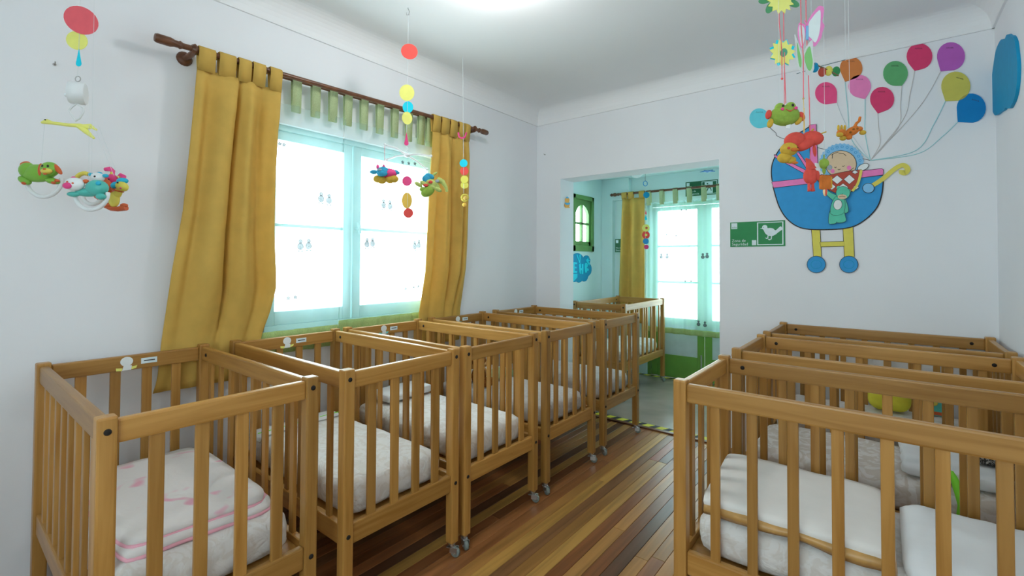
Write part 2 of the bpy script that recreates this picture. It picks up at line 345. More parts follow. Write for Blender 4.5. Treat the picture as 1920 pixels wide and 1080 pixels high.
g = G().bx((IX, IY-.075, 0), (IX+.15, IY, IZ)).bx((IX+.15, IY-.075, 2.13), (DX0-.2, IY, IZ))
struct(obj('trim_4', g, WALL_IN), 'shallow pilaster and beam in the corner of the next room', 'pilaster')
struct(obj('trim_5', G().bx((OL, YD-.028, 0), (OR, YD+.012, .012), .003), DARKWOOD), 'dark wooden threshold strip under the opening', 'threshold')

# main window
def sash(root, y0, y1, z0, z1, bars):
    X0, X1 = XL-.085, XL-.045; s = .058
    g = G().bx((X0, y0, z0), (X1, y0+s, z1), .004).bx((X0, y1-s, z0), (X1, y1, z1), .004).bx((X0, y0+s, z0), (X1, y1-s, z0+s+.02), .004).bx((X0, y0+s, z1-s), (X1, y1-s, z1), .004)
    fr = obj('sash', g, FRAMEW, root)
    for z in bars: obj('glazing_bar', G().bx((X0+.008, y0+s, z-.009), (X1-.004, y1-s, z+.009), .003), FRAMEW, fr)
    zs = [z0+s+.02]+list(bars)+[z1-s]
    for a, b in zip(zs[:-1], zs[1:]): obj('pane', G().bx((XL-.068, y0+s, a), (XL-.064, y1-s, b)), GLASS, fr)
    return fr
win = bpy.data.objects.new('window_1', None); C.objects.link(win); struct(win, 'two leaf window behind the sheer curtains', 'window')
g = G().bx((XL-.1, WY0, WZ0), (XL-.03, WY0+.03, WZ1), .003).bx((XL-.1, WY1-.03, WZ0), (XL-.03, WY1, WZ1), .003).bx((XL-.1, WY0, WZ0), (XL-.03, WY1, WZ0+.03), .003).bx((XL-.1, WY0, WZ1-.03), (XL-.03, WY1, WZ1), .003)
obj('frame', g, FRAMEW, win)
s1 = sash(win, 1.185, 1.725, .985, 2.10, (1.555,)); s2 = sash(win, 1.735, 2.425, .985, 2.10, (1.56,))
obj('handle', G().tube([(XL-.045, 1.755, 1.56), (XL-.015, 1.757, 1.56)], .008).tube([(XL-.015, 1.757, 1.60), (XL-.018, 1.77, 1.53)], .011), FRAMEW, s2)
# added unseen window behind the camera, lets in frontal fill daylight
w3 = bpy.data.objects.new('fill_window', None); C.objects.link(w3); struct(w3, 'added two leaf window behind the camera for fill daylight', 'window')
for a, b in ((BX0, -.40), (-.40, BX1)):
    fr = obj('sash', G().bx((a, YB-.06, BZ0), (a+.05, YB-.02, BZ1), .004).bx((b-.05, YB-.06, BZ0), (b, YB-.02, BZ1), .004).bx((a+.05, YB-.06, BZ0), (b-.05, YB-.02, BZ0+.05), .004).bx((a+.05, YB-.06, BZ1-.05), (b-.05, YB-.02, BZ1), .004), FRAMEW, w3)
    obj('pane', G().bx((a+.05, YB-.042, BZ0+.05), (b-.05, YB-.038, BZ1-.05)), GLASS, fr)
# little green window of the next room
w2 = bpy.data.objects.new('window_2', None); C.objects.link(w2); struct(w2, 'little green arched window in the next room', 'window')
y0, y1, z0, z1 = SW
g = G().bx((IX-.06, y0, z0), (IX+.02, y0+.05, z1), .004).bx((IX-.06, y1-.05, z0), (IX+.02, y1, z1), .004).bx((IX-.06, y0, z0), (IX+.02, y1, z0+.07), .004).bx((IX-.06, y0, z1-.05), (IX+.02, y1, z1), .004)
obj('frame', g, GREENP, w2)
ya, yb, za, zb = y0+.05, y1-.05, z0+.07, z1-.05; ym = (ya+yb)/2
arch = [(ya+.04+(yb-ya-.08)*k/12, zb-.17+.11*math.sin(PI*k/12)**.7) for k in range(13)]
top = [(ya, zb), (yb, zb), (yb, zb-.20), (yb-.04, zb-.20)]+arch[::-1]+[(ya+.04, zb-.20), (ya, zb-.20)]
g = G().prism(top, (IX, 0, 0), (0, 1, 0), (0, 0, 1), -.045, -.005)
g.bx((IX-.045, ya, za), (IX-.005, ya+.04, zb-.2)).bx((IX-.045, yb-.04, za), (IX-.005, yb, zb-.2)).bx((IX-.045, ya, za), (IX-.005, yb, za+.05))
sa = obj('sash', g, GREENP, w2)
obj('glazing_bar', G().bx((IX-.04, ym-.014, za+.05), (IX-.008, ym+.014, zb-.06)), GREENP, sa)
obj('glazing_bar', G().bx((IX-.04, ya+.04, 1.815-.012), (IX-.008, yb-.04, 1.815+.012)), GREENP, sa)
for a, b in ((ya+.03, ym-.014), (ym+.014, yb-.03)):
    for c, d in ((za+.05, 1.803), (1.827, zb-.055)): obj('pane', G().bx((IX-.03, a, c), (IX-.026, b, d)), GLASS, sa)
# garden door
d1 = bpy.data.objects.new('door_1', None); C.objects.link(d1); struct(d1, 'green double garden door with tall glass panes', 'door')
PANELG = mat('pale_grey_door_panel', (.50, .60, .60), .4)
obj('frame', G().bx((DX0, IY+.02, 0), (DX0+.04, IY+.1, DZ1), .003).bx((DX1-.04, IY+.02, 0), (DX1, IY+.1, DZ1), .003).bx((DX0, IY+.02, DZ1-.04), (DX1, IY+.1, DZ1), .003), GREENDOOR, d1)
for a, b in ((DX0+.042, -1.626), (-1.622, DX1-.042)):
    s = .078; zt = DZ1-.045
    g = G().bx((a, IY+.035, .001), (a+s, IY+.075, zt), .004).bx((b-s, IY+.035, .001), (b, IY+.075, zt), .004).bx((a+s, IY+.035, .001), (b-s, IY+.075, .265), .004).bx((a+s, IY+.035, zt-.045), (b-s, IY+.075, zt), .004).bx((a+s, IY+.035, .62), (b-s, IY+.075, .70), .004)
    lf = obj('door_leaf', g, GREENDOOR, d1)
    obj('panel', G().bx((a+s, IY+.048, .265), (b-s, IY+.062, .62)), PANELG, lf)
    zz = [.70, 1.12, 1.545, zt-.045]
    for z in zz[1:-1]: obj('glazing_bar', G().bx((a+s, IY+.042, z-.012), (b-s, IY+.068, z+.012), .003), GREENDOOR, lf)
    for p, q in zip(zz[:-1], zz[1:]): obj('pane', G().bx((a+s, IY+.053, p), (b-s, IY+.057, q)), GLASS, lf)
obj('bolt', G().tube([(-1.66, IY+.03, .12), (-1.66, IY+.03, .30)], .008), CHROME, d1)

# hazard tapes
TY = flat('hazard_yellow', 200, 190, 55, 1.2); TB = flat('hazard_black', 34, 38, 36, 1.0)
def tape(x0, x1, y0, y1, z, lab):
    t = thing('hazard_tape', lab, 'floor tape', ((x0+x1)/2, (y0+y1)/2, z)); hx = (x1-x0)/2; hy = (y1-y0)/2
    obj('tape_strip', G().bx((-hx, -hy, 0), (hx, hy, .0008)), TY, t)
    n = int((x1-x0)/.115)
    for k in range(n):
        a = -hx+.02+k*.115
        obj('black_stripe', G().prism([(a, -hy), (a+.05, -hy), (a+.085, hy), (a+.035, hy)], (0, 0, 0), (1, 0, 0), (0, 1, 0), .0008, .0013), TB, t)
tape(OL+.01, OR-.01, YD+.03, YD+.105, .0, 'yellow and black hazard tape along the wooden threshold')
tape(DX0-.1, DX1+.1, IY-.06, IY-.012, .0, 'yellow and black hazard tape in front of the garden door')

# ceiling lamps: half round glass bowls with a bulb inside
BOWL2 = thin('frosted_lamp_bowl', (.85, .9, .9), (1, 1, 1), .8)
def lamp(x, y, zc, R, lab, power):
    t = thing('ceiling_lamp', lab, 'lamp', (x, y, zc))
    RF = R*.55 if power else R*1.08
    obj('fitting', G().lathe([(0, 0), (RF, 0), (RF, -.014), (RF*.85, -.02), (0, -.02)], (0, 0, 0)), WHITEP, t)
    prof = [(max(0, R*math.sin(q*PI/16)), -.012-R*.92-(-R*.92)*math.cos(q*PI/16)) for q in range(1, 17)] if power else [(R*math.cos(q*PI/16), -.022-R*1.02*math.sin(q*PI/16)) for q in range(9)]
    obj('glass_bowl', G().lathe(prof, (0, 0, 0), n=24), emis('lit_lamp_bowl', LAMP_COL, power) if power else BOWL2, t)
    return t
lamp(*LAMP_A[0], CZ, .091, 'lit bowl lamp cut off by the top of the picture', LAMP_A[1])
lamp(*LAMP_B[0], CZ, .125, 'lit bowl lamp over the camera position', LAMP_B[1])
lamp(-2.2, 5.0, IZ, .075, 'unlit half round glass lamp on the next room ceiling', 0)
# ------------------------------------------------------------------ cribs
CL, CW, CH, PS = .9976, .5481, .95, .043      # between post centres (long, short), height, post size
def make_crib():
    root = thing('crib', 'crib', 'crib')
    hx, hy = CL/2, CW/2
    pg = G().box((0, 0, (CH+.066)/2), (PS, PS, CH-.066), .006)
    pm = mesh('post', pg, WZ)
    bg_ = G().lathe([(0, .0035), (.006, .0032), (.0085, .001), (.0085, -.004)], (0, 0, 0), (1, 0, 0), 12); bm_ = mesh('bolt', bg_, BLACKBOLT)
    cas = G().lathe([(0, .066), (.017, .066), (.017, .060), (.011, .058), (.011, .050), (.016, .047), (.016, .040), (0, .040)], (0, 0, 0), n=14)
    cas.bx((-.006, -.0135, .020), (.030, -.0115, .046), .001).bx((-.006, .0115, .020), (.030, .0135, .046), .001).box((.004, 0, .043), (.03, .026, .006), .001)
    cas.tube([(.018, -.016, .0215), (.018, .016, .0215)], .0035, 8).box((-.014, 0, .040), (.022, .020, .003), .001)
    cm = mesh('caster', cas, CHROME)
    wg = G().lathe([(0, -.009), (.014, -.010), (.020, -.008), (.0215, -.004), (.0215, .004), (.020, .008), (.014, .010), (0, .009)], (.018, 0, .0217), (0, 1, 0), 18); wm = mesh('wheel', wg, RUBBER)
    k = 0
    for sx in (-1, 1):
        for sy in (-1, 1):
            p = obj('post', pm, None, root, (sx*hx, sy*hy, 0))
            for z in (.913, .338):
                b = obj('bolt', bm_, None, p, (sx*PS/2, 0, z))
                if sx < 0: b.rotation_euler = (0, 0, PI)
            c = obj('caster', cm, None, root, (sx*hx, sy*hy, 0)); c.rotation_euler = (0, 0, (.5, 2.2, -.4, .35)[k]); k += 1
            obj('wheel', wm, None, c)
    tr = (.876, .939); br = (.300, .376)
    for sx in (-1, 1):      # short sides
        for nm, (a, b) in (('top_rail', tr), ('bottom_rail', br)):
            obj(nm, G().bx((sx*hx-.013, -hy+PS/2, a), (sx*hx+.013, hy-PS/2, b), .006), WY, root)
    for sy in (-1, 1):      # long sides
        for nm, (a, b) in (('top_rail', tr), ('bottom_rail', br)):
            r = obj(nm, G().bx((-hx+PS/2, sy*hy-.013, a), (hx-PS/2, sy*hy+.013, b), .006), WX, root)
            for q in (-1, 1):
                o = obj('bolt', bm_, None, r, (q*(hx-.075), -sy*(-.013)*1 if False else sy*(hy-.013), (a+b)/2)); o.rotation_euler = (0, 0, -sy*PI/2)
    sm_s = mesh('slat', G().box((0, 0, (tr[0]+br[1])/2), (.014, .036, tr[0]-br[1]+.006), .003), WZ)
    sm_l = mesh('slat', G().box((0, 0, (tr[0]+br[1])/2), (.030, .014, tr[0]-br[1]+.006), .003), WZ)
    for sx in (-1, 1):
        for i in range(4): obj('slat', sm_s, None, root, (sx*hx, -hy+CW*(i+1)/5, 0))
    for sy in (-1, 1):
        for i in range(8): obj('slat', sm_l, None, root, (-hx+CL*(i+1)/9, sy*hy, 0))
    g = G()
    g.bx((-hx+.014, -hy+.014, .335), (hx-.014, hy-.014, .352))
    obj('mattress_board', g, WX, root)
    # sticker and name tag on the inside of the wall-end rail
    X0 = -hx+.0135; y0 = -.020
    st = obj('sticker', G().prism([(y0+.022*math.cos(q*PI/8), .915+.020*math.sin(q*PI/8)) for q in range(16)], (X0, 0, 0), (0, 1, 0), (0, 0, 1), 0, .0015)
             .prism([(y0-.015, .878), (y0+.016, .878), (y0+.018, .897), (y0-.010, .899)], (X0, 0, 0), (0, 1, 0), (0, 0, 1), 0, .0015), OFFW, root)
    for q in ([(y0-.035, .879), (y0-.016, .877), (y0-.014, .888), (y0-.036, .891)], [(y0+.017, .879), (y0+.033, .883), (y0+.037, .894), (y0+.017, .891)]):
        obj('sticker_base', G().prism(q, (X0, 0, 0), (0, 1, 0), (0, 0, 1), 0, .0014), YELC, st)
    tg = obj('name_tag', G().bx((X0, y0+.050, .897), (X0+.001, y0+.108, .921)), SIGNW, root)
    obj('handwriting', G().bx((X0+.001, y0+.060, .907), (X0+.0016, y0+.100, .9115)), INK, tg)
    return root
LX = -1.5746-CL/2
crib0 = make_crib(); crib0.location = (LX, .3023+CW/2, 0)
crib0['label'] = 'wooden crib nearest the camera by the window wall, holding the pink edged blanket'
LY = (.3023, .9935, 1.6228, 2.2963, 3.0096)
for y, lab in zip(LY[1:], ('wooden crib second from the camera along the window wall, under the wide yellow curtain',
                           'wooden crib in the middle of the window wall row, under the hanging white mobile',
                           'wooden crib with the brown teddy bear, fourth along the window wall',
                           'wooden crib standing beside the hazard tape and the opening, last of the window row')):
    dup(crib0, (LX, y+CW/2, 0), 0, lab)
dup(crib0, (-2.275, 4.755, 0), PI/2, 'wooden crib alone in the next room in front of the garden door')
RX, RYS = -.5591+CL/2, (1.6401, 2.4137, 3.128)
for y, lab in zip(RYS, ('wooden crib closest on the right, holding the gold edged blanket',
                        'wooden crib in the middle of the right row, between two others',
                        'wooden crib against the end wall below the pram decoration')):
    dup(crib0, (RX, y+CW/2, 0), 0, lab, skip=('sticker', 'name_tag'))
for o in bpy.data.objects:
    if o.get('category') == 'crib': o['group'] = 'slatted wooden cribs on casters'
    # teal stickers on the third to fifth cribs
for o in bpy.data.objects:
    if o.name.startswith('sticker_base') and o.parent.parent.location.y > 1.7 and o.parent.parent.location.y < 4:
        o.material_slots[0].link = 'OBJECT'; o.material_slots[0].material = flat('sticker_teal', 100, 190, 190)

# ------------------------------------------------------------------ mattresses and bedding
def mattress_g(lx, ly, h, seed, amp=.009):
    bm = bmesh.new(); bmesh.ops.create_cube(bm, size=2)
    bmesh.ops.subdivide_edges(bm, edges=bm.edges[:], cuts=15, use_grid_fill=True)
    r = .058; g = G(); vs = []
    for v in bm.verts:
        p = Vector((v.co.x*lx/2, v.co.y*ly/2, v.co.z*h/2)); rr = min(r, h/2-.002)
        c = Vector((max(-lx/2+rr, min(lx/2-rr, p.x)), max(-ly/2+rr, min(ly/2-rr, p.y)), max(-h/2+rr, min(h/2-rr, p.z))))
        d = p-c
        if d.length > 1e-6: p = c+d.normalized()*rr
        side = 1-abs(v.co.z)**3
        q = Vector((p.x*7+seed*3.1, p.y*7, p.z*7)); k = noise.noise(q)*.6+noise.noise(q*2.7)*.4
        q2 = Vector((p.x*16+seed, p.y*16, p.z*5))
        p += d.normalized()*(amp*k+.013*side*noise.noise(q2)) if d.length > 1e-6 else Vector((0, 0, amp*k*.8*(1 if v.co.z > 0 else 0)))
        if p.z < -h/2: p.z = -h/2
        # the bottom hem hangs a little wider
        if v.co.z < -.4: p.x *= 1.004; p.y *= 1.008
        p.z += h/2; vs.append(p)
    bm.verts.index_update(); g.add(vs, [[v.index for v in f.verts] for f in bm.faces], True); bm.free(); return g
MZ = .353; MH = .142
MG = [mesh('mattress_cover', mattress_g(.93, .482, MH, s), m) for s, m in ((1, SHEET_W), (5, SHEET_W), (9, SHEET_G), (12, SHEET_B))]
def mattress(x, y, v, lab, rz=0, stitch=False, sx=1, band=False):
    t = thing('mattress', lab, 'mattress', (x, y, MZ), rz, 'cot mattresses in sheets')
    obj('mattress_cover', MG[v], None, t)
    if band:      # white turned-over sheet end with neon stitching
        n = 14; top = []
        for i in range(n+1):
            yy = -.236+.472*i/n
            top.append(yy)
        g = G(); vs = []
        for k, xx in enumerate((-.452, -.40, -.36, -.30)):
            for yy in top:
                e = max(0, (abs(yy)-.19)/.05); vs.append((xx, yy, MH+.006+.003*noise.noise(Vector((xx*9, yy*9, 3)))-.030*e*e-(.012 if k == 0 else 0)))
        m = n+1
        g.add(vs, [(a*m+i, a*m+i+1, (a+1)*m+i+1, (a+1)*m+i) for a in range(3) for i in range(n)], True)
        bd = obj('sheet_turnover', g, WHITECLOTH, t); mo = bd.modifiers.new('thickness', 'SOLIDIFY'); mo.thickness = .004; mo.offset = 0
        g = G()
        for i in range(n*2):
            if i % 5 != 4:
                a = -.225+.45*i/(n*2); g.tube([(-.345, a, MH+.0095), (-.345, a+.014, MH+.0095)], .0022, 5)
        obj('green_stitching', g, NEON, bd)
    return t
mattress(LX, LY[0]+CW/2, 0, 'white mattress under the pink edged blanket in the nearest window crib', band=True)
mattress(LX, LY[1]+CW/2, 1, 'white printed mattress with green stitched end, no blanket on it', band=True)
mattress(LX, LY[2]+CW/2, 1, 'white mattress with a flat pillow at its wall end')
mattress(LX, LY[3]+CW/2, 2, 'greyish mattress the brown teddy bear sits on')
mattress(LX, LY[4]+CW/2, 2, 'greyish mattress in the crib beside the hazard tape')
mattress(-2.275, 4.755, 0, 'white mattress in the crib of the next room', PI/2)
mattress(RX, RYS[0]+CW/2, 0, 'white mattress under the gold edged blanket')
mattress(RX, RYS[1]+CW/2, 3, 'beige swirl patterned mattress in the middle right crib')
mattress(RX, RYS[2]+CW/2, 1, 'white mattress below the pram decoration, with yellow cushion on it')

def cloth_g(x0, x1, y0, y1, z, amp=.004, droop=(0, 0, 0, 0), nx=24, ny=16, seed=0, rc=.04, skew=None):
    """rectangular cloth with rounded corners; droop = how far -x, +x, -y, +y edges sink"""
    g = G(); vs = []
    for j in range(ny+1):
        for i in range(nx+1):
            u = i/nx; v = j/ny; x = x0+(x1-x0)*u; y = y0+(y1-y0)*v
            dx = max(0, x0+rc-x, x-x1+rc); dy = max(0, y0+rc-y, y-y1+rc)
            if dx > 0 and dy > 0:
                L_ = math.hypot(dx, dy); m = max(dx, dy)
                if L_ > 0: s_ = m/L_; cx = min(max(x, x0+rc), x1-rc); cy = min(max(y, y0+rc), y1-rc); x = cx+(x-cx)*s_; y = cy+(y-cy)*s_
            if skew: x += skew*(v-.5)
            e = lambda t: max(0, t)**2
            zz = z-droop[0]*e(1-u*8)-droop[1]*e(1-(1-u)*8)-droop[2]*e(1-v*6)-droop[3]*e(1-(1-v)*6)
            zz += amp*noise.noise(Vector((x*9+seed, y*9, seed)))+amp*.5*noise.noise(Vector((x*24+seed, y*24, seed)))
            vs.append((x, y, zz))
    m = nx+1
    g.add(vs, [(j*m+i, j*m+i+1, (j+1)*m+i+1, (j+1)*m+i) for j in range(ny) for i in range(nx)], True)
    edge = [vs[i] for i in range(m)]+[vs[j*m+nx] for j in range(1, ny+1)]+[vs[ny*m+i] for i in range(nx-1, -1, -1)]+[vs[j*m] for j in range(ny-1, 0, -1)]
    return g, vs, edge
def solid(o, th, off=0):
    m = o.modifiers.new('thickness', 'SOLIDIFY'); m.thickness = th; m.offset = off
TOP = MZ+MH
# pink blanket, two folded layers, in the first crib
bx0, by0 = LX, LY[0]+CW/2
t = thing('folded_blanket', 'folded white baby blanket with pink spots and pink binding', 'blanket', (bx0, by0, TOP+.010))
for k, (a, b, c, d) in enumerate(((-.30, .405, -.215, .205), (-.29, .372, -.208, .196))):
    g, vs, ed = cloth_g(a, b, c, d, .012+.020*k, .004, (0, .012, 0, .004), seed=3+k, rc=.06, skew=.02)
    o = obj('blanket_layer', g, SHEET_PINK, t); solid(o, .014)
    obj('pink_binding', G().tube([(p[0], p[1], p[2]-.006) for p in ed]+[(ed[0][0], ed[0][1], ed[0][2]-.006)], .0058, 6), PINKEDGE, o)
# pillow in third crib
g = mattress_g(.20, .36, .05, 4, .006)
tag(obj('pillow', g, WHITECLOTH, None, (LX-.345, LY[2]+CW/2+.02, TOP+.008)), 'flat white pillow at the wall end of the third window crib', 'pillow')
# fourth crib: lime-white pillow and teddy
px_, py_ = LX-.24, LY[3]+CW/2+.03
t = thing('striped_pillow', 'white pillow with a wide lime green band behind the teddy bear', 'pillow', (px_, py_, TOP+.007))
obj('pillow_cover', mattress_g(.22, .36, .055, 8, .005), WHITECLOTH, t)
g, vs, ed = cloth_g(.045, .135, -.165, .165, .062, .002, (0, .05, .02, .02), 10, 14, 5, .02); o = obj('green_band', g, LIMETAB, t); solid(o, .004)
t = thing('teddy_bear', 'brown plush bear with pale muzzle sitting on the fourth mattress', 'toy', (LX-.13, LY[3]+.105, TOP+.010), .5)
Rm = lambda a, ax: Matrix.Rotation(a, 3, ax)
obj('body', G().ell((0, 0, .062), (.052, .048, .068)), PLUSHBR, t); hd = obj('head', G().ell((.004, 0, .158), (.05, .05, .047)), PLUSHBR, t)
obj('muzzle', G().ell((.045, 0, .146), (.022, .026, .02)), PLUSHT, hd); obj('nose', G().ell((.066, 0, .153), (.006, .009, .006)), INK, hd)
for s in (-1, 1):
    obj('ear', G().ell((-.002, s*.040, .198), (.010, .020, .020)), PLUSHBR, hd); obj('eye', G().ell((.044, s*.018, .170), .005), INK, hd)
    obj('arm', G().ell((.022, s*.056, .085), (.022, .02, .05), Rm(-.5, 'Y')), PLUSHT, t); obj('leg', G().ell((.055, s*.045, .024), (.055, .026, .024)), PLUSHBR, t)
# right crib: cream blanket with gold satin edge, white sheet
rx, ry = RX, RYS[0]+CW/2
t = thing('folded_blanket', 'folded cream blanket with gold satin edging', 'blanket', (rx, ry, TOP+.004))
g, vs, ed = cloth_g(-.455, .055, -.232, .235, .056, .005, (.006, .008, .012, .004), seed=11, rc=.012, skew=-.03)
o = obj('blanket_layer', g, CREAM, t); solid(o, .034); o.modifiers[0].offset = 0; o.location.z = -.017
nx = 24
def band(g_, pts, w0, z0):  # satin strip along a cloth edge
    return g_
g2 = G(); A = [Vector(vs[i]) for i in range(nx+1)]
v2 = []
for i, p in enumerate(A):
    wv = .006*math.sin(i*.55)
    v2 += [p+Vector((0, .030, .004)), p+Vector((0, -.004, .003)), p+Vector((0, -.010+wv*.5, -.010)), p+Vector((0, -.003+wv, -.024-.005*math.sin(i*.4)))]
g2.add(v2, [(i*4+k, i*4+k+1, (i+1)*4+k+1, (i+1)*4+k) for i in range(nx) for k in range(3)], True)
o2 = obj('gold_edging', g2, GOLD, o); solid(o2, .004, 0)
B = [Vector(vs[j*(nx+1)+nx]) for j in range(17)]
v2 = []
for p in B: v2 += [p+Vector((-.032, 0, .0035)), p+Vector((.003, 0, .003)), p+Vector((.006, 0, -.034))]
BEIGESAT = mat('beige_satin', alb(175, 150, 120), .5)
o3 = obj('side_edging', G().add(v2, [(i*3+k, i*3+k+1, (i+1)*3+k+1, (i+1)*3+k) for i in range(16) for k in range(2)], True), BEIGESAT, o); solid(o3, .003, 0)
g, vs, ed = cloth_g(.09, .455, -.235, .235, .034, .008, (.02, .02, .024, .015), seed=21, rc=.05)
o = tag(obj('sheet', g, WHITECLOTH, None, (rx, ry, TOP+.002)), 'crumpled plain white sheet beside the gold edged blanket', 'sheet'); solid(o, .016)
# middle right crib: white pillow case, leopard cloth, neon strap
mx, my = RX, RYS[1]+CW/2
g = mattress_g(.30, .40, .05, 15, .008)
tag(obj('pillow', g, WHITECLOTH, None, (mx+.25, my-.01, TOP+.008)), 'plump white pillow on the beige swirl mattress', 'pillow')
g = mattress_g(.17, .20, .09, 17, .012)
tag(obj('leopard_cushion', g, LEOPARD, None, (mx+.385, my+.01, TOP+.062)), 'small leopard print fleece cushion lying on the white pillow', 'cushion')
pts = [(.0, 0, .205), (.004, -.012, .19), (.012, -.020, .16), (.024, -.026, .12), (.030, -.026, .09), (.024, -.022, .05), (.012, -.014, .012)]
ws = (.004, .010, .014, .017, .017, .015, .008)
g = G(); v2 = []
for (a, b, c), w_ in zip(pts, ws): v2 += [(a-w_, b, c), (a+w_, b-.004, c)]
g.add(v2, [(2*i, 2*i+1, 2*i+3, 2*i+2) for i in range(6)], True)
o = tag(obj('neon_strap', g, NEON, None, (.185, RYS[1]+.052, MZ+.005)), 'bright neon green ribbon hanging down the side of the beige swirl mattress', 'ribbon'); solid(o, .004, 0)
# end wall crib: yellow cushion, teal toy, hanging bits
ex, ey = RX, RYS[2]+CW/2
g = mattress_g(.20, .10, .15, 19, .006)
tag(obj('cushion', g, YELCUSH, None, (.0, ey+.10, TOP+.008)), 'plain yellow cushion in the crib against the end wall', 'cushion')
t = thing('picture_book', 'small teal cloth book with orange trim leaning in the end wall crib', 'book', (ex+.27, ey+.17, TOP+.003))
obj('cover', G().box((0, 0, .06), (.10, .018, .12), .006), PLTEAL, t); obj('trim', G().box((0, 0, .015), (.104, .021, .02), .004), PLORANGE, t)
obj('flower_patch', G().ell((-.015, -.011, .075), (.02, .003, .02)), PLYEL, t)
t = thing('bead_toy', 'string of grey plastic beads standing at the right end of the end wall crib', 'toy', (ex+.415, ey+.05, TOP+.003))
for i in range(5): obj('bead', G().ell((.006*(-1)**i, 0, .02+.034*i), (.016, .016, .017)), (PLUSHGR, PLORANGE)[i % 2], t)
obj('cord', G().tube([(0, 0, .002), (0, 0, .18)], .003, 6), REDSTR, t)

# ------------------------------------------------------------------ curtains
RODX, REARX = XL+.105, XL+.048
RZ0, RZ1 = 2.352, 2.405
def rodz(y): return 2.345+(y-.66)*(2.405-2.345)/2.13
def rod_thing(name, lab, pts_f, pts_r, r, brks, wallx=None, axis='y'):
    pass
t = thing('curtain_rod', 'long brown varnished double curtain rod over the window', 'curtain rod', (XL, 1.73, 2.38))
O = Vector((XL, 1.73, 2.38))
def loc(p): return Vector(p)-O
a, b = Vector((RODX, .735, rodz(.735))), Vector((RODX, 2.76, rodz(2.76)))
obj('rod', G().tube([loc(a), loc(b)], .0135, 12), DARKWOOD, t)
obj('rear_rod', G().tube([loc((REARX, .80, rodz(.80)+.008)), loc((REARX, 2.70, rodz(2.70)+.008))], .010, 10), DARKWOOD, t)
for y, s in ((.735, -1), (2.76, 1)):
    obj('finial', G().lathe([(0, -.002), (.015, 0), (.019, .008), (.015, .016), (.016, .03), (.021, .045), (.021, .095), (.017, .105), (0, .108)], loc((RODX, y, rodz(y))), (0, s, 0), 14), DARKWOOD, t)
for y in (.785, 2.715):
    z = rodz(y)
    g = G().tube([loc((XL, y-.01, z-.022)), loc((XL+.02, y-.01, z-.022)), loc((XL+.05, y, z-.014)), loc((RODX, y, z-.012))], [.020, .012, .014, .013], 10)
    g.lathe([(0, -.012), (.018, -.012), (.026, 0), (.018, .012), (0, .012)], loc((RODX, y, z)), (0, 1, 0), 14)
    g.lathe([(0, 0), (.034, 0), (.034, .006), (.024, .014), (0, .014)], loc((XL, y-.01, z-.022)), (1, 0, 0), 16)
    obj('bracket', g, DARKWOOD, t)

def drape(rows, xfun, foldfun, nu, m, name, parent, th=.003, axis='y', base=(0, 0, 0)):
    """rows: list of (z, left, right); the cloth hangs in a plane; foldfun(u, z) pushes it to and fro"""
    g = G(); vs = []
    for z, l, r in rows:
        for i in range(nu+1):
            u = i/nu; q = l+(r-l)*u; off = xfun(z)+foldfun(u, z)
            p = (off, q, z) if axis == 'y' else (q, off, z)
            vs.append(Vector(p)-Vector(base))
    k = nu+1
    g.add(vs, [(j*k+i, j*k+i+1, (j+1)*k+i+1, (j+1)*k+i) for j in range(len(rows)-1) for i in range(nu)], True)
    o = obj(name, g, m, parent); solid(o, th, 0); return o
def interp(tab, z):
    tab = sorted(tab)
    if z <= tab[0][0]: return tab[0][1]
    for (a, va), (b, vb) in zip(tab[:-1], tab[1:]):
        if z <= b:
            f = (z-a)/(b-a); f = f*f*(3-2*f) if False else f
            return va+(vb-va)*f
    return tab[-1][1]
def yellow_curtain(lab, left, right, ztop, zbot, folds, tabs, seed):
    zs = [ztop+(zbot-ztop)*k/40 for k in range(41)]
    rows = [(z+.0, interp(left, z), interp(right, z)) for z in zs]
    xt = [(.70, XL+.040), (.98, XL+.041), (1.3, XL+.085), (ztop, RODX-.002)]
    def ff(u, z):
        d = (ztop-z)/(ztop-zbot); amp = interp([(.70, .30), (.98, .34), (1.25, 1), (ztop-.15, 1), (ztop, .18)], z)
        s = 0
        for c, w_, h in folds:
            cc = c+.05*math.sin(d*2.2+seed+c*7); s += h*math.exp(-((u-cc)/w_)**2)
        s += .006*math.sin(u*31+seed+d*2)
        return max(s*amp, -.008 if z < 1.0 else -.06)
    c = Vector((XL+.06, (rows[-1][1]+rows[-1][2])/2, zbot))
    t = thing('curtain', lab, 'curtain', c, 0, 'mustard tab top curtains')
    drape(rows, lambda z: interp(xt, z), ff, 64, YEL, 'curtain_panel', t, .004, 'y', c)
    for y, w_ in tabs:
        z = rodz(y); h = ztop-.012; g = G(); v2 = []; prof = [(.006, h), (.019, z-.012), (.018, z+.008), (.010, z+.0185), (-.010, z+.0185), (-.018, z+.008), (-.019, z-.012), (-.010, h)]
        for dx, zz in prof:
            for s in (-1, 1): v2.append(Vector((RODX+dx, y+s*w_/2, zz))-c)
        g.add(v2, [(2*i, 2*i+1, 2*i+3, 2*i+2) for i in range(len(prof)-1)], True)
        o = obj('tab', g, YEL, t); solid(o, .003, 0)
    return t
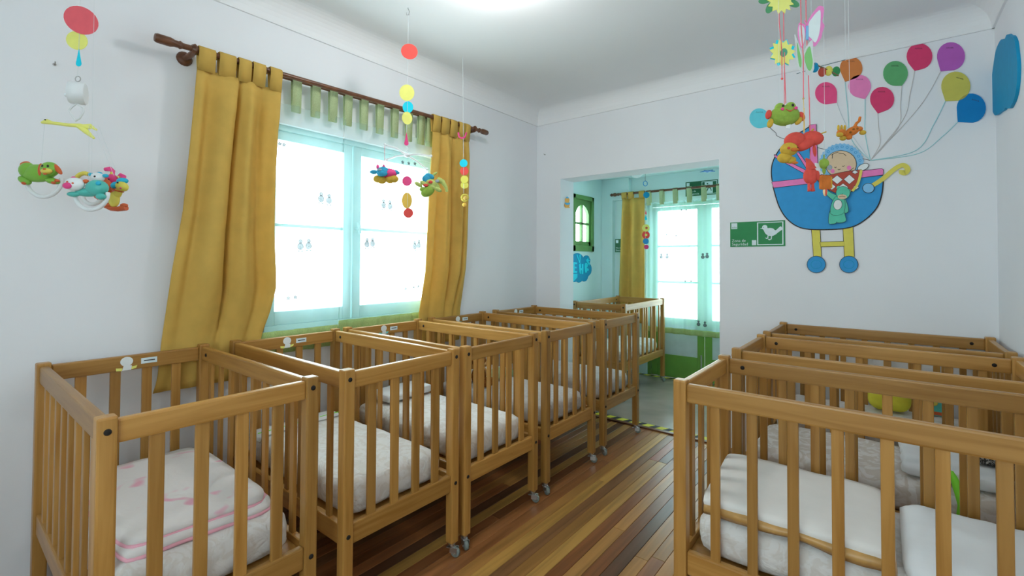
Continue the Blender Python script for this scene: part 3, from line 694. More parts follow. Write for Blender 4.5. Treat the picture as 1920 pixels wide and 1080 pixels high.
yellow_curtain('wide mustard yellow curtain gathered at the near side of the window',
    [(.745, .665), (.80, .680), (1.0, .695), (1.3, .715), (1.58, .752), (1.9, .775), (2.27, .797)],
    [(.745, 1.085), (.98, 1.14), (1.08, 1.165), (1.2, 1.18), (1.33, 1.168), (1.5, 1.158), (1.8, 1.158), (2.05, 1.168), (2.27, 1.192)],
    2.268, .745, [(.04, .05, .020), (.15, .07, -.022), (.36, .11, .050), (.535, .020, -.055), (.655, .085, .046), (.80, .05, -.030), (.93, .07, .036)],
    [(.835, .072), (.925, .075), (1.005, .060), (1.075, .062), (1.160, .062)], .4)
yellow_curtain('narrow mustard yellow curtain at the far side of the window',
    [(.745, 2.205), (.97, 2.21), (1.4, 2.222), (1.9, 2.245), (2.29, 2.275)],
    [(.745, 2.625), (.97, 2.63), (1.5, 2.652), (2.0, 2.65), (2.31, 2.645)],
    2.300, .745, [(.10, .09, .034), (.28, .05, -.016), (.42, .08, .036), (.58, .035, -.045), (.72, .07, .036), (.84, .03, -.03), (.93, .05, .020)],
    [(2.305, .07), (2.39, .075), (2.475, .07), (2.565, .07), (2.625, .05)], 2.1)

STAR = [((.016 if k % 2 == 0 else .008)*math.sin(k*PI/5), (.016 if k % 2 == 0 else .008)*math.cos(k*PI/5)) for k in range(10)]
def motif_star(y, z, x, s=1.0):
    return G().prism([(y+p[0]*s, z+p[1]*s) for p in STAR], (x, 0, 0), (0, 1, 0), (0, 0, 1), 0, .0006)
def motif_chick(y, z, x, s=1.0):
    e = lambda cy, cz, ry, rz: [(y+(cy+ry*math.cos(q*PI/6))*s, z+(cz+rz*math.sin(q*PI/6))*s) for q in range(12)]
    g = G()
    for a in (e(0, 0, .020, .022), e(0, .028, .013, .013), e(-.010, -.027, .009, .004), e(.010, -.027, .009, .004)): g.prism(a, (x, 0, 0), (0, 1, 0), (0, 0, 1), 0, .0006)
    return g
def sheer(lab, y0, y1, ztop, zhem, zbot, seed, tabs, motifs, back=0):
    c = Vector((XL+.03, (y0+y1)/2, zbot)); t = thing('sheer_curtain', lab, 'curtain', c, 0, 'white sheer curtains')
    xs = lambda z: interp([(.7, XL+.015-back), (1.0, XL+.017-back), (1.12, XL+.030-back), (2.2, REARX)], z)
    def ff(u, z):
        d = 1-(z-zbot)/(ztop-zbot)
        return (.006 if z < 1.02 else .013)*math.sin(u*(y1-y0)*46+seed+.6*math.sin(d*3))+.003*math.sin(u*(y1-y0)*110+seed*2)
    nr = 24; nu = int((y1-y0)*110)
    rows = [(ztop+(zhem-ztop)*k/nr, y0, y1) for k in range(nr+1)]
    drape(rows, xs, ff, nu, SHEER, 'voile', t, 0, 'y', c).modifiers.clear()
    rows = [(zhem+(zbot-zhem)*k/4, y0, y1) for k in range(5)]
    drape(rows, xs, ff, nu, LIMEHEM, 'gingham_hem', t, .002, 'y', c)
    for y in tabs:
        z = rodz(y)+.008; g = G(); v2 = []; h = ztop-.035
        prof = [(.004, h), (.0115, z-.010), (.012, z+.005), (0, z+.0135), (-.012, z+.005), (-.0115, z-.010), (-.006, h)]
        for dx, zz in prof:
            for s in (-1, 1): v2.append(Vector((REARX+dx, y+s*.026, zz))-c)
        g.add(v2, [(2*i, 2*i+1, 2*i+3, 2*i+2) for i in range(len(prof)-1)], True)
        o = obj('tab', g, LIMETAB, t); solid(o, .002, 0)
    for kind, y, z in motifs:
        if y0 < y < y1:
            u = (y-y0)/(y1-y0); g = (motif_star if kind == 's' else motif_chick)(y, z, xs(z)+ff(u, z)+.016)
            g.v = [tuple(Vector(p)-c) for p in g.v]; obj({'s': 'embroidered_star', 'c': 'embroidered_chick'}[kind], g, MOTIF, t)
def pix(k, pts): return [(k, on(x, y, X=XL+.04).y, on(x, y, X=XL+.04).z) for x, y in pts]
mot = pix('s', [(538, 559), (551, 557), (639, 550), (650, 548), (523, 270), (531, 272), (643, 285), (659, 290)]) + pix('c', [(564, 462), (577, 461), (600, 373), (616, 376), (669, 460)])
mot2 = pix('s', [(760, 541), (773, 539), (785, 537), (752, 305), (763, 307), (772, 308)]) + pix('c', [(689, 458), (697, 457), (785, 460), (775, 462), (718, 385), (730, 387)])
sheer('near sheer curtain with chick and star embroidery and green hem', 1.135, 1.597, 2.225, .962, .838, .3, (1.185, 1.305, 1.42, 1.53), mot, 0)
sheer('far sheer curtain with star embroidery and green hem', 1.602, 2.32, 2.225, .985, .875, 1.7, (1.63, 1.745, 1.865, 1.985, 2.105, 2.215, 2.29), mot2, .002)

# next room curtains
t = thing('curtain_rod', 'brown curtain rod with turned end over the garden door', 'curtain rod', (-1.8, IY, 2.19)); O = Vector((-1.8, IY, 2.19))
ry_ = IY-.12
obj('rod', G().tube([loc((-2.60, ry_, 2.195)), loc((-.85, ry_, 2.19))], .014, 10), DARKWOOD, t)
for x, s in ((-2.60, -1), (-.85, 1)):
    obj('finial', G().lathe([(0, -.01), (.015, 0), (.019, .012), (.012, .025), (.022, .045), (.022, .065), (.012, .08), (.02, .098), (.012, .115), (0, .118)], loc((x, ry_, 2.194)), (s, 0, 0), 12), DARKWOOD, t)
for x in (-2.56, -.9): obj('bracket', G().tube([loc((x, IY-.0 if x > -2 else IY-.075, 2.17)), loc((x, ry_, 2.18))], .012, 8), DARKWOOD, t)
c = Vector((-2.42, ry_, .62)); t = thing('curtain', 'narrow mustard curtain beside the garden door in the next room', 'curtain', c, 0, 'mustard tab top curtains')
rows = [(2.135+(.62-2.135)*k/24, -2.55-.055*k/24, -2.268+.0*k) for k in range(25)]
drape(rows, lambda z: ry_, lambda u, z: -.030*math.sin(u*3*PI*1.35+.3)*(.3+.7*min(1, (2.135-z)*5))-.01*math.sin(u*17), 48, YEL, 'curtain_panel', t, .004, 'x', c)
for x in (-2.525, -2.44, -2.30):
    g = G(); v2 = []; prof = [(.004, 2.125), (.018, 2.185), (.016, 2.205), (0, 2.213), (-.016, 2.205), (-.018, 2.185), (-.004, 2.125)]
    for dy, zz in prof:
        for s in (-1, 1): v2.append(Vector((x+s*.034, ry_+dy, zz))-c)
    g.add(v2, [(2*i, 2*i+1, 2*i+3, 2*i+2) for i in range(6)], True); o = obj('tab', g, YEL, t); solid(o, .003, 0)
c = Vector((-1.6, ry_, .56)); t = thing('sheer_curtain', 'sheer curtain with green hem hanging over the garden door', 'curtain', c, 0, 'white sheer curtains')
ff = lambda u, z: .012*math.sin(u*58+.4*math.sin(z*3))+.004*math.sin(u*131)
x0, x1 = -2.285, -.95
drape([(2.06+(.60-2.06)*k/20, x0, x1) for k in range(21)], lambda z: ry_+.02, ff, 150, SHEER_BLOOM, 'voile', t, 0, 'x', c).modifiers.clear()
drape([(.60+(.535-.60)*k/3, x0, x1) for k in range(4)], lambda z: ry_+.02, ff, 150, LIMEHEM, 'gingham_hem', t, .002, 'x', c)
for k in range(9):
    x = -2.215+k*.158; g = G(); v2 = []; prof = [(.002, 2.03), (-.016, 2.185), (0, 2.211), (.016, 2.185), (.03, 2.03)]
    for dy, zz in prof:
        for s in (-1, 1): v2.append(Vector((x+s*.026, ry_+dy, zz))-c)
    g.add(v2, [(2*i, 2*i+1, 2*i+3, 2*i+2) for i in range(4)], True); o = obj('tab', g, LIMETAB, t); solid(o, .002, 0)
for x, y, k in ((1240, 482, 'c'), (1251, 482, 'c'), (1318, 482, 'c'), (1326, 481, 'c'), (1250, 440, 's'), (1268, 442, 's'), (1278, 394, 's'), (1287, 394, 's'), (1285, 527, 's'), (1296, 527, 's'), (1310, 608, 'c'), (1322, 610, 'c')):
    p = on(x, y, Y=ry_-.0); g = G()
    s = .9
    if k == 's': g.prism([(p.x+q[0]*s, p.z+q[1]*s) for q in STAR], (0, ry_-.004, 0), (1, 0, 0), (0, 0, 1), 0, .0006)
    else:
        for cz, r in ((0, .02), (.03, .013)): g.prism([(p.x+r*math.cos(q*PI/6), p.z+cz+r*math.sin(q*PI/6)) for q in range(12)], (0, ry_-.004, 0), (1, 0, 0), (0, 0, 1), 0, .0006)
    g.v = [tuple(Vector(q)-c) for q in g.v]; obj('embroidered_star' if k == 's' else 'embroidered_chick', g, MOTIF, t)
#@@PART3
# ------------------------------------------------------------------ flat foam decorations on the end wall
class Panel:
    """a flat thing on a wall: shapes measured in the photograph, set on the wall's own plane, in real thickness"""
    def __init__(s, name, label, cat, plane, o, u, k=None, group=None):
        s.pl = plane; s.u = Vector(u); s.v = Vector((0, 0, 1)); s.t = thing(name, label, cat, o, 0, group); s.o = Vector(o); s.k = k or (lambda x, y: (x, y))
    def q(s, p):
        w_ = on(*s.k(*p), **s.pl)-s.o; return (w_.dot(s.u), w_.z)
    def poly(s, g, pts, d0, d1): g.prism([s.q(p) for p in pts], (0, 0, 0), s.u, s.v, d0, d1); return g
    def stroke(s, g, pts, wd, d0, d1):
        P = [Vector(s.q(p)) for p in pts]; m = len(P); L_, R_ = [], []
        for i, p in enumerate(P):
            t = (P[min(i+1, m-1)]-P[max(i-1, 0)]).normalized(); n = Vector((-t.y, t.x))*wd/2; L_.append(p+n); R_.append(p-n)
        for i in range(m-1): g.prism([L_[i], L_[i+1], R_[i+1], R_[i]], (0, 0, 0), s.u, s.v, d0, d1)
        return g
    def part(s, name, g, m, parent=None, label=None): return obj(name, g, m, parent or s.t, (0, 0, 0), label)
def ellp(cx, cy, rx, ry=None, rot=0, n=20, a0=0, a1=2*PI):
    ry = ry or rx; c_, s_ = math.cos(rot), math.sin(rot); full = abs(a1-a0-2*PI) < 1e-5; k = n if full else n+1
    return [(cx+rx*math.cos(a)*c_-ry*math.sin(a)*s_, cy+rx*math.cos(a)*s_+ry*math.sin(a)*c_) for a in (a0+(a1-a0)*i/n for i in range(k))]
def smooth(pts, n=4, closed=True):
    out = []; m = len(pts)
    for i in range(m if closed else m-1):
        p0, p1, p2, p3 = (pts[(i+j) % m] if closed else pts[max(0, min(m-1, i+j))] for j in (-1, 0, 1, 2))
        for k in range(n):
            t = k/n; out.append(tuple(.5*((2*p1[a])+(-p0[a]+p2[a])*t+(2*p0[a]-5*p1[a]+4*p2[a]-p3[a])*t*t+(-p0[a]+3*p1[a]-3*p2[a]+p3[a])*t**3) for a in (0, 1)))
    if not closed: out.append(pts[-1])
    return out
FAR = dict(Y=YD); z7 = lambda x, y: (1340+x/3.6, 240+y/3.6)
pm = Panel('pram_decoration', 'foam wall decoration of a blue pram with a sleeping baby and hanging teddy', 'wall decoration', FAR, (-.32, YD-.0004, 1.24), (1, 0, 0), z7)
A = lambda: G()
body = smooth([(395, 395), (412, 460), (440, 540), (490, 615), (560, 665), (640, 684), (760, 686), (880, 678), (960, 655), (1040, 600), (1100, 530), (1128, 450), (1138, 370)], 4, False)+[(1135, 318), (985, 335), (780, 345), (615, 345)]
canopy = smooth([(655, -18), (600, 18), (540, 52), (480, 98), (425, 165), (392, 235), (383, 300), (390, 365)], 4, False)+[(620, 345), (650, 240), (640, 60)]
ow = .0032
g = G(); pm.stroke(g, body+body[:1], .007, .0002, .0042); pm.stroke(g, canopy+canopy[:1], .007, .0002, .0042)
pm.part('ink_outline', g, INK)
pm.part('pram_body', pm.poly(A(), body, 0, .004), MURBLUE)
pm.part('pram_hood', pm.poly(A(), canopy, 0, .004), MURBLUE)
trim = lambda nm, pts, m, d=.007: pm.part(nm, pm.poly(pm.stroke(A(), pts+pts[:1], .006, .0035, d-.0012), pts, .0035, d), m)
def outl(nm, pts, m, d0, d1, wd=.006):
    o = pm.part(nm, pm.poly(A(), pts, d0, d1), m); pm.part('ink_outline', pm.stroke(A(), pts+pts[:1], wd, d0-.0003, d1-.0004), INK, o); return o
outl('pink_trim', [(388, 366), (400, 404), (560, 385), (640, 376), (640, 336), (520, 352)], MURPINK, .004, .007)
outl('pink_trim', [(985, 292), (1128, 276), (1138, 284), (1136, 316), (985, 336)], MURPINK, .004, .007)
outl('pink_trim', [(640, -18), (684, -24), (696, 250), (650, 250)], MURPINK, .004, .007)
outl('hood_rib', [(402, 180), (412, 200), (604, 306), (614, 286)], MURPINK, .004, .006)
outl('hood_rib', [(556, 172), (566, 164), (640, 268), (626, 282)], MURPINK, .004, .006)
outl('pram_leg', [(655, 684), (710, 685), (720, 868), (669, 870)], MURYEL, .0005, .004)
outl('pram_leg', [(868, 678), (932, 665), (942, 868), (877, 870)], MURYEL, .0005, .004)
outl('crossbar', [(713, 771), (873, 766), (875, 797), (716, 801)], MURYEL, .0008, .0045)
for cx in (687, 906):
    o = outl('pram_wheel', ellp(cx, 921, 61, 55), MURBLUE, .004, .008)
    pm.part('hub_ring', pm.stroke(A(), ellp(cx, 921, 36, 28)+ellp(cx, 921, 36, 28)[:1], .003, .0078, .0086), BLUEC, o)
pm.part('push_handle', pm.stroke(A(), smooth([(1062, 392), (1130, 348), (1190, 297), (1232, 266), (1270, 252), (1296, 266), (1302, 288), (1284, 306), (1262, 300), (1262, 284)], 4, False), .026, .0042, .008), MURYEL)
outl('hinge_knob', ellp(1038, 407, 37, 31), BONNET, .004, .010)
# baby
bn = [(857+(146+(7 if i % 2 else 0))*math.cos(a), 240+(130+(7 if i % 2 else 0))*math.sin(a)) for i, a in ((i, PI*.86+PI*1.30*i/44) for i in range(45))]
bo = pm.part('bonnet', pm.poly(A(), bn+[(960, 330), (760, 330)], .004, .007), BONNET)
g = G()
for i in range(15):
    a = PI*.90+PI*1.22*i/14; pm.stroke(g, ellp(857+126*math.cos(a), 240+112*math.sin(a), 8, 7)+ellp(857+126*math.cos(a), 240+112*math.sin(a), 8, 7)[:1], .003, .0068, .0074)
pm.part('scallop_stitching', g, MURBLUE, bo)
hd = outl('baby_head', ellp(853, 246, 103, 90), SKIN, .007, .0105)
for cx, cy, r in ((797, 293, 14), (908, 270, 15)): pm.part('cheek', pm.poly(A(), ellp(cx, cy, r), .0105, .0112), MURPINK, hd)
g = G()
for pts in ([(810, 265), (816, 270), (823, 264)], [(862, 257), (869, 262), (876, 255)], [(832, 280), (840, 284), (850, 278)], [(836, 165), (800, 178), (794, 208)], [(800, 178), (786, 186)], [(838, 172), (870, 176), (888, 190)], [(905, 296), (940, 270)]):
    pm.stroke(g, smooth(pts, 3, False), .0032, .0105, .0113)
pm.part('face_lines', g, INK, hd)
outl('baby_hand', ellp(1003, 265, 38, 19, -.42), OFFW, .007, .010)
bl = smooth([(688, 338), (720, 318)], 2, False)+[(770, 322), (880, 298), (990, 284), (984, 340), (962, 395), (930, 428), (880, 445), (820, 440), (770, 418), (720, 385)]
bk = outl('argyle_blanket', bl, ARGRED, .0105, .0135)
for cx, cy, hx_, hy_ in ((828, 351, 38, 30), (910, 349, 38, 32), (868, 402, 36, 26), (948, 300, 22, 13), (955, 402, 20, 17), (792, 398, 26, 22)):
    pts = [(cx-hx_, cy), (cx, cy-hy_), (cx+hx_, cy), (cx, cy+hy_)]
    o = pm.part('white_diamond', pm.poly(A(), pts, .0135, .0143), OFFW, bk)
    pm.part('ink_outline', pm.stroke(A(), pts+pts[:1], .0028, .0135, .0147), INK, bk)
pm.part('yellow_hem', pm.stroke(A(), smooth([(990, 286), (978, 345), (960, 390), (930, 428)], 4, False), .014, .0135, .015), MURYEL, bk)
# teddy hanging out of the pram
td = lambda nm, pts, d0=.0145, d1=.018, m=TEALB: outl(nm, pts, m, d0, d1, .0042)
td('teddy_arm', smooth([(770, 430), (755, 445), (775, 468), (820, 500), (850, 480), (820, 455), (790, 442)], 3))
td('teddy_arm', smooth([(880, 480), (902, 540), (900, 568), (880, 574), (862, 560), (862, 500)], 3))
td('teddy_leg', smooth([(782, 560), (772, 640), (795, 648), (822, 640), (826, 590), (830, 550)], 3), .0146, .0183); td('teddy_leg', smooth([(830, 570), (822, 630), (850, 640), (886, 628), (880, 590), (868, 555)], 3), .0147, .0186)
td('teddy_body', smooth([(815, 470), (790, 520), (784, 575), (815, 590), (862, 582), (880, 540), (878, 490), (850, 462)], 3), .0148, .0190)
th_ = td('teddy_head', ellp(868, 440, 46, 42), .0185, .0215)
for cx, cy in ((838, 407), (907, 428)): pm.part('teddy_ear', pm.poly(A(), ellp(cx, cy, 13), .0175, .0205), TEALB, th_)
pm.part('muzzle', pm.poly(A(), ellp(863, 467, 31, 16), .021, .0235), SKIN, th_)
pm.part('face_lines', pm.stroke(pm.stroke(A(), [(852, 448), (860, 452), (868, 446)], .003, .021, .0222), [(842, 468), (863, 463), (884, 468)], .003, .023, .0242), INK, th_)
td('belly_patch', ellp(833, 520, 27, 33, .2), .0185, .0205, OFFW)

# balloons with strings to the bunch at the baby's hand
BL = [('turquoise', (86, 178, 192), (1424, 222), 18, (1441, 237)), ('magenta', (198, 68, 115), (1549, 175), 20, (1569, 193)), ('orange', (176, 106, 56), (1596, 128), 20.5, (1584.5, 153.5)),
      ('pale pink', (200, 112, 160), (1612, 162), 20.5, (1622, 186)), ('low crimson', (182, 52, 92), (1654, 186), 22, (1646, 213)), ('green', (78, 142, 92), (1679, 138), 22.5, (1691, 161)),
      ('high crimson', (182, 52, 92), (1724, 106), 23.5, (1715, 133)), ('purple', (152, 78, 155), (1783, 106), 25.5, (1763.5, 134)), ('yellow', (172, 165, 76), (1792, 162), 26.5, (1772.5, 190)), ('dark blue', (0, 106, 162), (1821, 203), 26.5, (1795.5, 229))]
KN = (1632, 301)
ends = {'turquoise': ((1475, 262), DKSTR), 'magenta': ((1595, 250), WHSTR), 'orange': ((1597, 262), TEALSTR), 'pale pink': ((1622, 250), TEALSTR), 'low crimson': ((1650, 270), BEIGESTR), 'green': ((1684, 240), BEIGESTR), 'high crimson': ((1693, 225), BEIGESTR), 'purple': ((1712, 215), BEIGESTR), 'yellow': ((1718, 282), TEALSTR), 'dark blue': ((1722, 288), TEALSTR)}
for nm, rgb, c_, r, tip in BL:
    bp = Panel('foam_balloon', '%s foam balloon with its string on the end wall' % nm, 'balloon', FAR, tuple(on(*tip, Y=YD)+Vector((0, -.0004, 0))), (1, 0, 0), None, 'balloons above the pram')
    a = math.atan2(tip[1]-c_[1], tip[0]-c_[0]); L_ = math.hypot(tip[0]-c_[0], tip[1]-c_[1]); be = math.acos(min(.97, r/L_))*.86
    pts = [(c_[0]+r*1.03*math.cos(a+be+(2*PI-2*be)*k/22), c_[1]+r*1.03*math.sin(a+be+(2*PI-2*be)*k/22)) for k in range(23)]+[tip]
    fm = flat('balloon_%s' % nm.replace(' ', '_'), *rgb, 1.5)
    o = obj('balloon', bp.poly(G(), pts, 0, .005), fm, bp.t)
    g = G(); sx, sy = c_[0]-r*.35, c_[1]-r*.62
    if nm in ('yellow', 'dark blue'): sx += 10
    bp.stroke(g, [(sx+k*1.3, sy+(-1 if k % 2 else 1)*1.1-(0 if nm not in ('yellow', 'dark blue') else -k*.35)) for k in range(11)], .0022, .005, .0054)
    obj('handwriting', g, INK, o)
    (mx_, my_), sm_ = ends[nm]
    P = [bp.q(p) for p in smooth([tip, ((tip[0]*.62+mx_*.38), (tip[1]*.55+my_*.45)), (mx_, my_), KN], 6, False)]
    obj('balloon_string', G().tube([(p[0], -.0022, p[1]) for p in P], .0021 if sm_ is TEALSTR else .0017, 5), sm_, bp.t)

# green safety sign
SGN = Panel('safety_sign', 'green safety zone sign with white bird', 'sign', FAR, tuple(on(1369.5, 463, Y=YD)+Vector((0, -.0004, 0))), (1, 0, 0), lambda x, y: (1364+x/16.55, 405+y/16.55))
qa, qb = SGN.q((85, 960)), SGN.q((1790, 900)); SWD = qb[0]-qa[0]; SHT = SGN.q((85, 205))[1]-qa[1]
def rect(g, x0, x1, y0, y1, d0=.003, d1=.0036): g.prism([(x0*SWD, y0*SHT), (x1*SWD, y0*SHT), (x1*SWD, y1*SHT), (x0*SWD, y1*SHT)], (0, 0, 0), (1, 0, 0), (0, 0, 1), d0, d1); return g
bd = obj('board', rect(G(), 0, 1, 0, 1, 0, .003), SIGN, SGN.t)
g = G(); rect(g, .505, .97, .055, .083); rect(g, .505, .97, .925, .953); rect(g, .505, .525, .083, .925); rect(g, .95, .97, .083, .925); obj('white_frame', g, SIGNW, bd)
lg = obj('logo_square', rect(G(), .022, .135, .725, .965), SIGNW, bd); obj('small_square', rect(G(), .41, .49, .055, .255), SIGNW, bd)
obj('lettering', text_g('achs', SHT*.105, (.034*SWD, -.0037, .755*SHT), (1, 0, 0), (0, 0, 1)), SIGN, lg)
obj('lettering', text_g('Zona de', SHT*.155, (.030*SWD, -.0032, .195*SHT), (1, 0, 0), (0, 0, 1)), SIGNW, bd)
obj('lettering', text_g('Seguridad', SHT*.155, (.030*SWD, -.0032, .055*SHT), (1, 0, 0), (0, 0, 1)), SIGNW, bd)
bird = smooth([(1010, 390), (1075, 370), (1085, 325), (1120, 292), (1165, 280), (1215, 295), (1240, 335), (1245, 375), (1330, 372), (1420, 390), (1490, 445), (1560, 395), (1660, 320), (1700, 415), (1600, 490), (1500, 570), (1410, 615), (1330, 622), (1260, 605), (1190, 555), (1150, 495), (1125, 440), (1090, 405)], 3)
g = SGN.poly(G(), bird, .003, .0037); bo = obj('bird', g, SIGNW, bd)
g = G(); SGN.stroke(g, [(1265, 600), (1250, 690)], .0022*3, .003, .0036); SGN.stroke(g, [(1375, 612), (1355, 725)], .0022*3, .003, .0036)
SGN.poly(g, [(1165, 675), (1300, 680), (1220, 715)], .003, .0036); SGN.poly(g, [(1250, 715), (1385, 715), (1300, 755)], .003, .0036); obj('bird_feet', g, SIGNW, bo)
obj('eye', SGN.poly(G(), ellp(1122, 350, 16, 9), .0036, .0041), SIGN, bo)

# blue foam shape on the right wall
RW = Panel('foam_cloud', 'tall blue wavy foam cloud on the right side wall', 'wall decoration', dict(X=XR), tuple(on(1880, 212, X=XR)+Vector((-.0004, 0, 0))), (0, -1, 0), lambda x, y: (1500+x/3.724, 40+y/3.724))
pts = smooth([(1465, 92), (1478, 87), (1492, 97), (1510, 100), (1527, 135), (1535, 190), (1543, 260), (1546, 330), (1542, 420), (1533, 490), (1518, 548), (1500, 585), (1485, 606), (1460, 598), (1445, 618), (1420, 632), (1400, 648), (1383, 653), (1368, 630), (1358, 600), (1357, 480), (1362, 380), (1372, 300), (1388, 205), (1408, 152), (1428, 122), (1450, 124)], 3)
obj('foam_shape', RW.poly(G(), pts, 0, .012), BLUEC, RW.t)

# ---- next room wall things
EX = thing('exit_sign', 'green exit sign with running figure above the garden door', 'sign', (-1.82, IY-.0005, 2.115))
def rc(g, x0, x1, z0, z1, d0, d1): g.prism([(x0, z0), (x1, z0), (x1, z1), (x0, z1)], (0, 0, 0), (1, 0, 0), (0, 0, 1), d0, d1); return g
bd = obj('board', rc(G(), 0, .355, 0, .165, 0, .003), SIGND, EX)
g = G(); rc(g, .180, .345, .010, .016, .003, .0036); rc(g, .180, .345, .149, .155, .003, .0036); rc(g, .180, .186, .016, .149, .003, .0036); rc(g, .339, .345, .016, .149, .003, .0036); obj('white_frame', g, SIGNW, bd)
dr = obj('doorway', rc(G(), .213, .300, .02, .145, .003, .0036), SIGNW, bd)
fig = [(.238, .132), (.250, .132), (.250, .120), (.238, .120)]
g = G().prism(ellp(.243, .126, .009, .009, 0, 10), (0, 0, 0), (1, 0, 0), (0, 0, 1), .0036, .0042)
for P in ([(.240, .112), (.262, .114), (.258, .080), (.246, .078)], [(.262, .114), (.288, .104), (.286, .097), (.260, .104)], [(.240, .112), (.222, .096), (.226, .090), (.244, .100)], [(.246, .080), (.236, .055), (.225, .035), (.232, .031), (.246, .052), (.256, .078)], [(.250, .080), (.274, .068), (.280, .042), (.288, .044), (.282, .074), (.258, .090)]):
    g.prism(P, (0, 0, 0), (1, 0, 0), (0, 0, 1), .0036, .0042)
obj('running_figure', g, SIGND, dr)
obj('logo_square', rc(G(), .012, .045, .118, .155, .003, .0036), SIGNW, bd)
obj('lettering', text_g('Salida de', .030, (.012, -.0033, .045), (1, 0, 0), (0, 0, 1)), SIGNW, bd); obj('lettering', text_g('Emergencia', .030, (.012, -.0033, .014), (1, 0, 0), (0, 0, 1)), SIGNW, bd)
p = on(1153.5, 473, Y=IY-.075)
ES = thing('evacuation_sign', 'small dark green evacuation sign half hidden by the next room curtain', 'sign', (p.x, IY-.0755, p.z))
bd = obj('board', rc(G(), 0, .30, 0, .165, 0, .003), SIGND, ES)
obj('logo_square', rc(G(), .012, .045, .115, .152, .003, .0036), SIGNW, bd)
obj('lettering', text_g('Vía de', .030, (.012, -.0033, .045), (1, 0, 0), (0, 0, 1)), SIGNW, bd); obj('lettering', text_g('Evacuación', .030, (.012, -.0033, .014), (1, 0, 0), (0, 0, 1)), SIGNW, bd)
NR = Panel('foam_cloud', 'blue foam cloud with cyan letters below the little green window', 'wall decoration', dict(X=IX), tuple(on(1082, 529, X=IX)+Vector((.0004, 0, 0))), (0, 1, 0), lambda x, y: (1060+x/15.43, 465+y/15.43))
cl = smooth([(120, 400), (180, 250), (240, 180), (330, 145), (420, 175), (480, 230), (515, 280), (550, 230), (610, 215), (660, 240), (690, 310), (710, 350), (695, 440), (735, 530), (745, 620), (725, 730), (650, 820), (630, 880), (590, 945), (530, 968), (475, 945), (430, 985), (370, 1000), (310, 970), (240, 985), (150, 900), (110, 700), (90, 550)], 3)
obj('foam_shape', NR.poly(G(), cl, 0, .008), BLUEC, NR.t)
def let(pp): return obj('foam_letter', pp, CYAN, NR.t)
def lp(*polys):
    g = G()
    for q in polys: NR.poly(g, q, .008, .013)
    return g
let(lp([(290, 205), (320, 180), (365, 330), (385, 350), (380, 200), (415, 170), (405, 430), (375, 430)]))
let(lp([(195, 420), (245, 405), (245, 720), (195, 720)], [(245, 405), (310, 420), (310, 470), (245, 465)], [(245, 540), (300, 545), (300, 590), (245, 590)], [(245, 660), (315, 670), (310, 720), (245, 720)]))
let(lp([(372, 465), (420, 445), (425, 755), (385, 745)], [(450, 465), (495, 460), (490, 755), (440, 755)], [(420, 580), (445, 580), (445, 640), (422, 640)]))
let(lp(smooth([(530, 500), (555, 440), (590, 430), (620, 470), (615, 540), (590, 575), (640, 600), (650, 650), (600, 660), (600, 700), (545, 700)], 3)))
let(lp([(575, 350), (610, 320), (635, 270), (640, 340), (700, 350), (640, 400), (690, 440), (660, 520), (620, 440), (590, 400)]))
let(lp([(200, 750), (320, 745), (320, 850), (200, 975)]))
for o in [x for x in bpy.data.objects if x.name.startswith('foam_letter')]: pass
# little duck figure on the opening's reveal
JV = Panel('duck_figure', 'little flat duckling figure in a blue waistcoat on the opening side wall', 'wall decoration', dict(X=OL), tuple(on(1064, 390, X=OL)+Vector((.0004, 0, 0))), (0, 1, 0), lambda x, y: (1050+x/4.91, 340+y/4.91))
ORF = flat('duck_orange', 205, 150, 70); BLF = flat('duck_blue', 70, 150, 190)
b_ = obj('body', JV.poly(G(), smooth([(45, 165), (62, 150), (82, 165), (80, 190), (85, 215), (78, 232), (88, 242), (66, 244), (45, 240), (40, 215), (48, 192)], 3), 0, .006), ORF, JV.t)
obj('waistcoat', JV.poly(G(), smooth([(42, 195), (60, 200), (82, 196), (84, 210), (62, 218), (42, 210)], 3), .006, .008), BLF, JV.t)
obj('cap', JV.poly(G(), [(48, 158), (60, 140), (78, 155)], .006, .008), BLF, JV.t)

# little fixings left in the walls
for (x, y, pl, n_, lab) in ((102, 121, dict(X=XL), (1, 0, 0), 'small metal screw hook in the wall beside the paper chain'), (1022, 290, dict(Y=YD), (0, -1, 0), 'tiny nail in the end wall near the corner by the opening')):
    p = on(x, y, **pl); n_ = Vector(n_)
    g = G().tube([n_*-.004, n_*.012, n_*.016+Vector((0, 0, -.004)), n_*.020+Vector((0, .0, .008))], .0022, 6).lathe([(0, 0), (.006, 0), (.006, .0015), (0, .0015)], (0, 0, 0), n_, 10)
    tag(obj('nail', g, CHROME, None, p), lab, 'nail')

# ------------------------------------------------------------------ hanging paper chains and mobiles
R38 = math.radians(YAW)
class Hang:
    """a hanging thing; its own frame: x along the wall of view, z up, y away; lengths in units of s metres"""
    def __init__(s, name, label, cat, at, unit, rz=R38, group=None):
        s.t = thing(name, label, cat, at, rz, group); s.s = unit
    def part(s, name, g, m, parent=None, label=None):
        g.xf(Matrix.Scale(s.s, 4)); return obj(name, g, m, parent or s.t, (0, 0, 0), label)
def at(x, y, d):   # point at forward distance d
    return on(x, y, d=d)
def disc(h, name, m, x, z, rx, rz=None, rot=0, y=0, yaw=0, th=.7, parent=None):
    rz = rz or rx; M = Matrix.Rotation(yaw, 4, 'Z')
    g = G().prism(ellp(0, 0, rx, rz, rot, 26), (0, 0, 0), (1, 0, 0), (0, 0, 1), -th/2, th/2); g.xf(Matrix.Translation((x, y, z)) @ M); return h.part(name, g, m, parent)
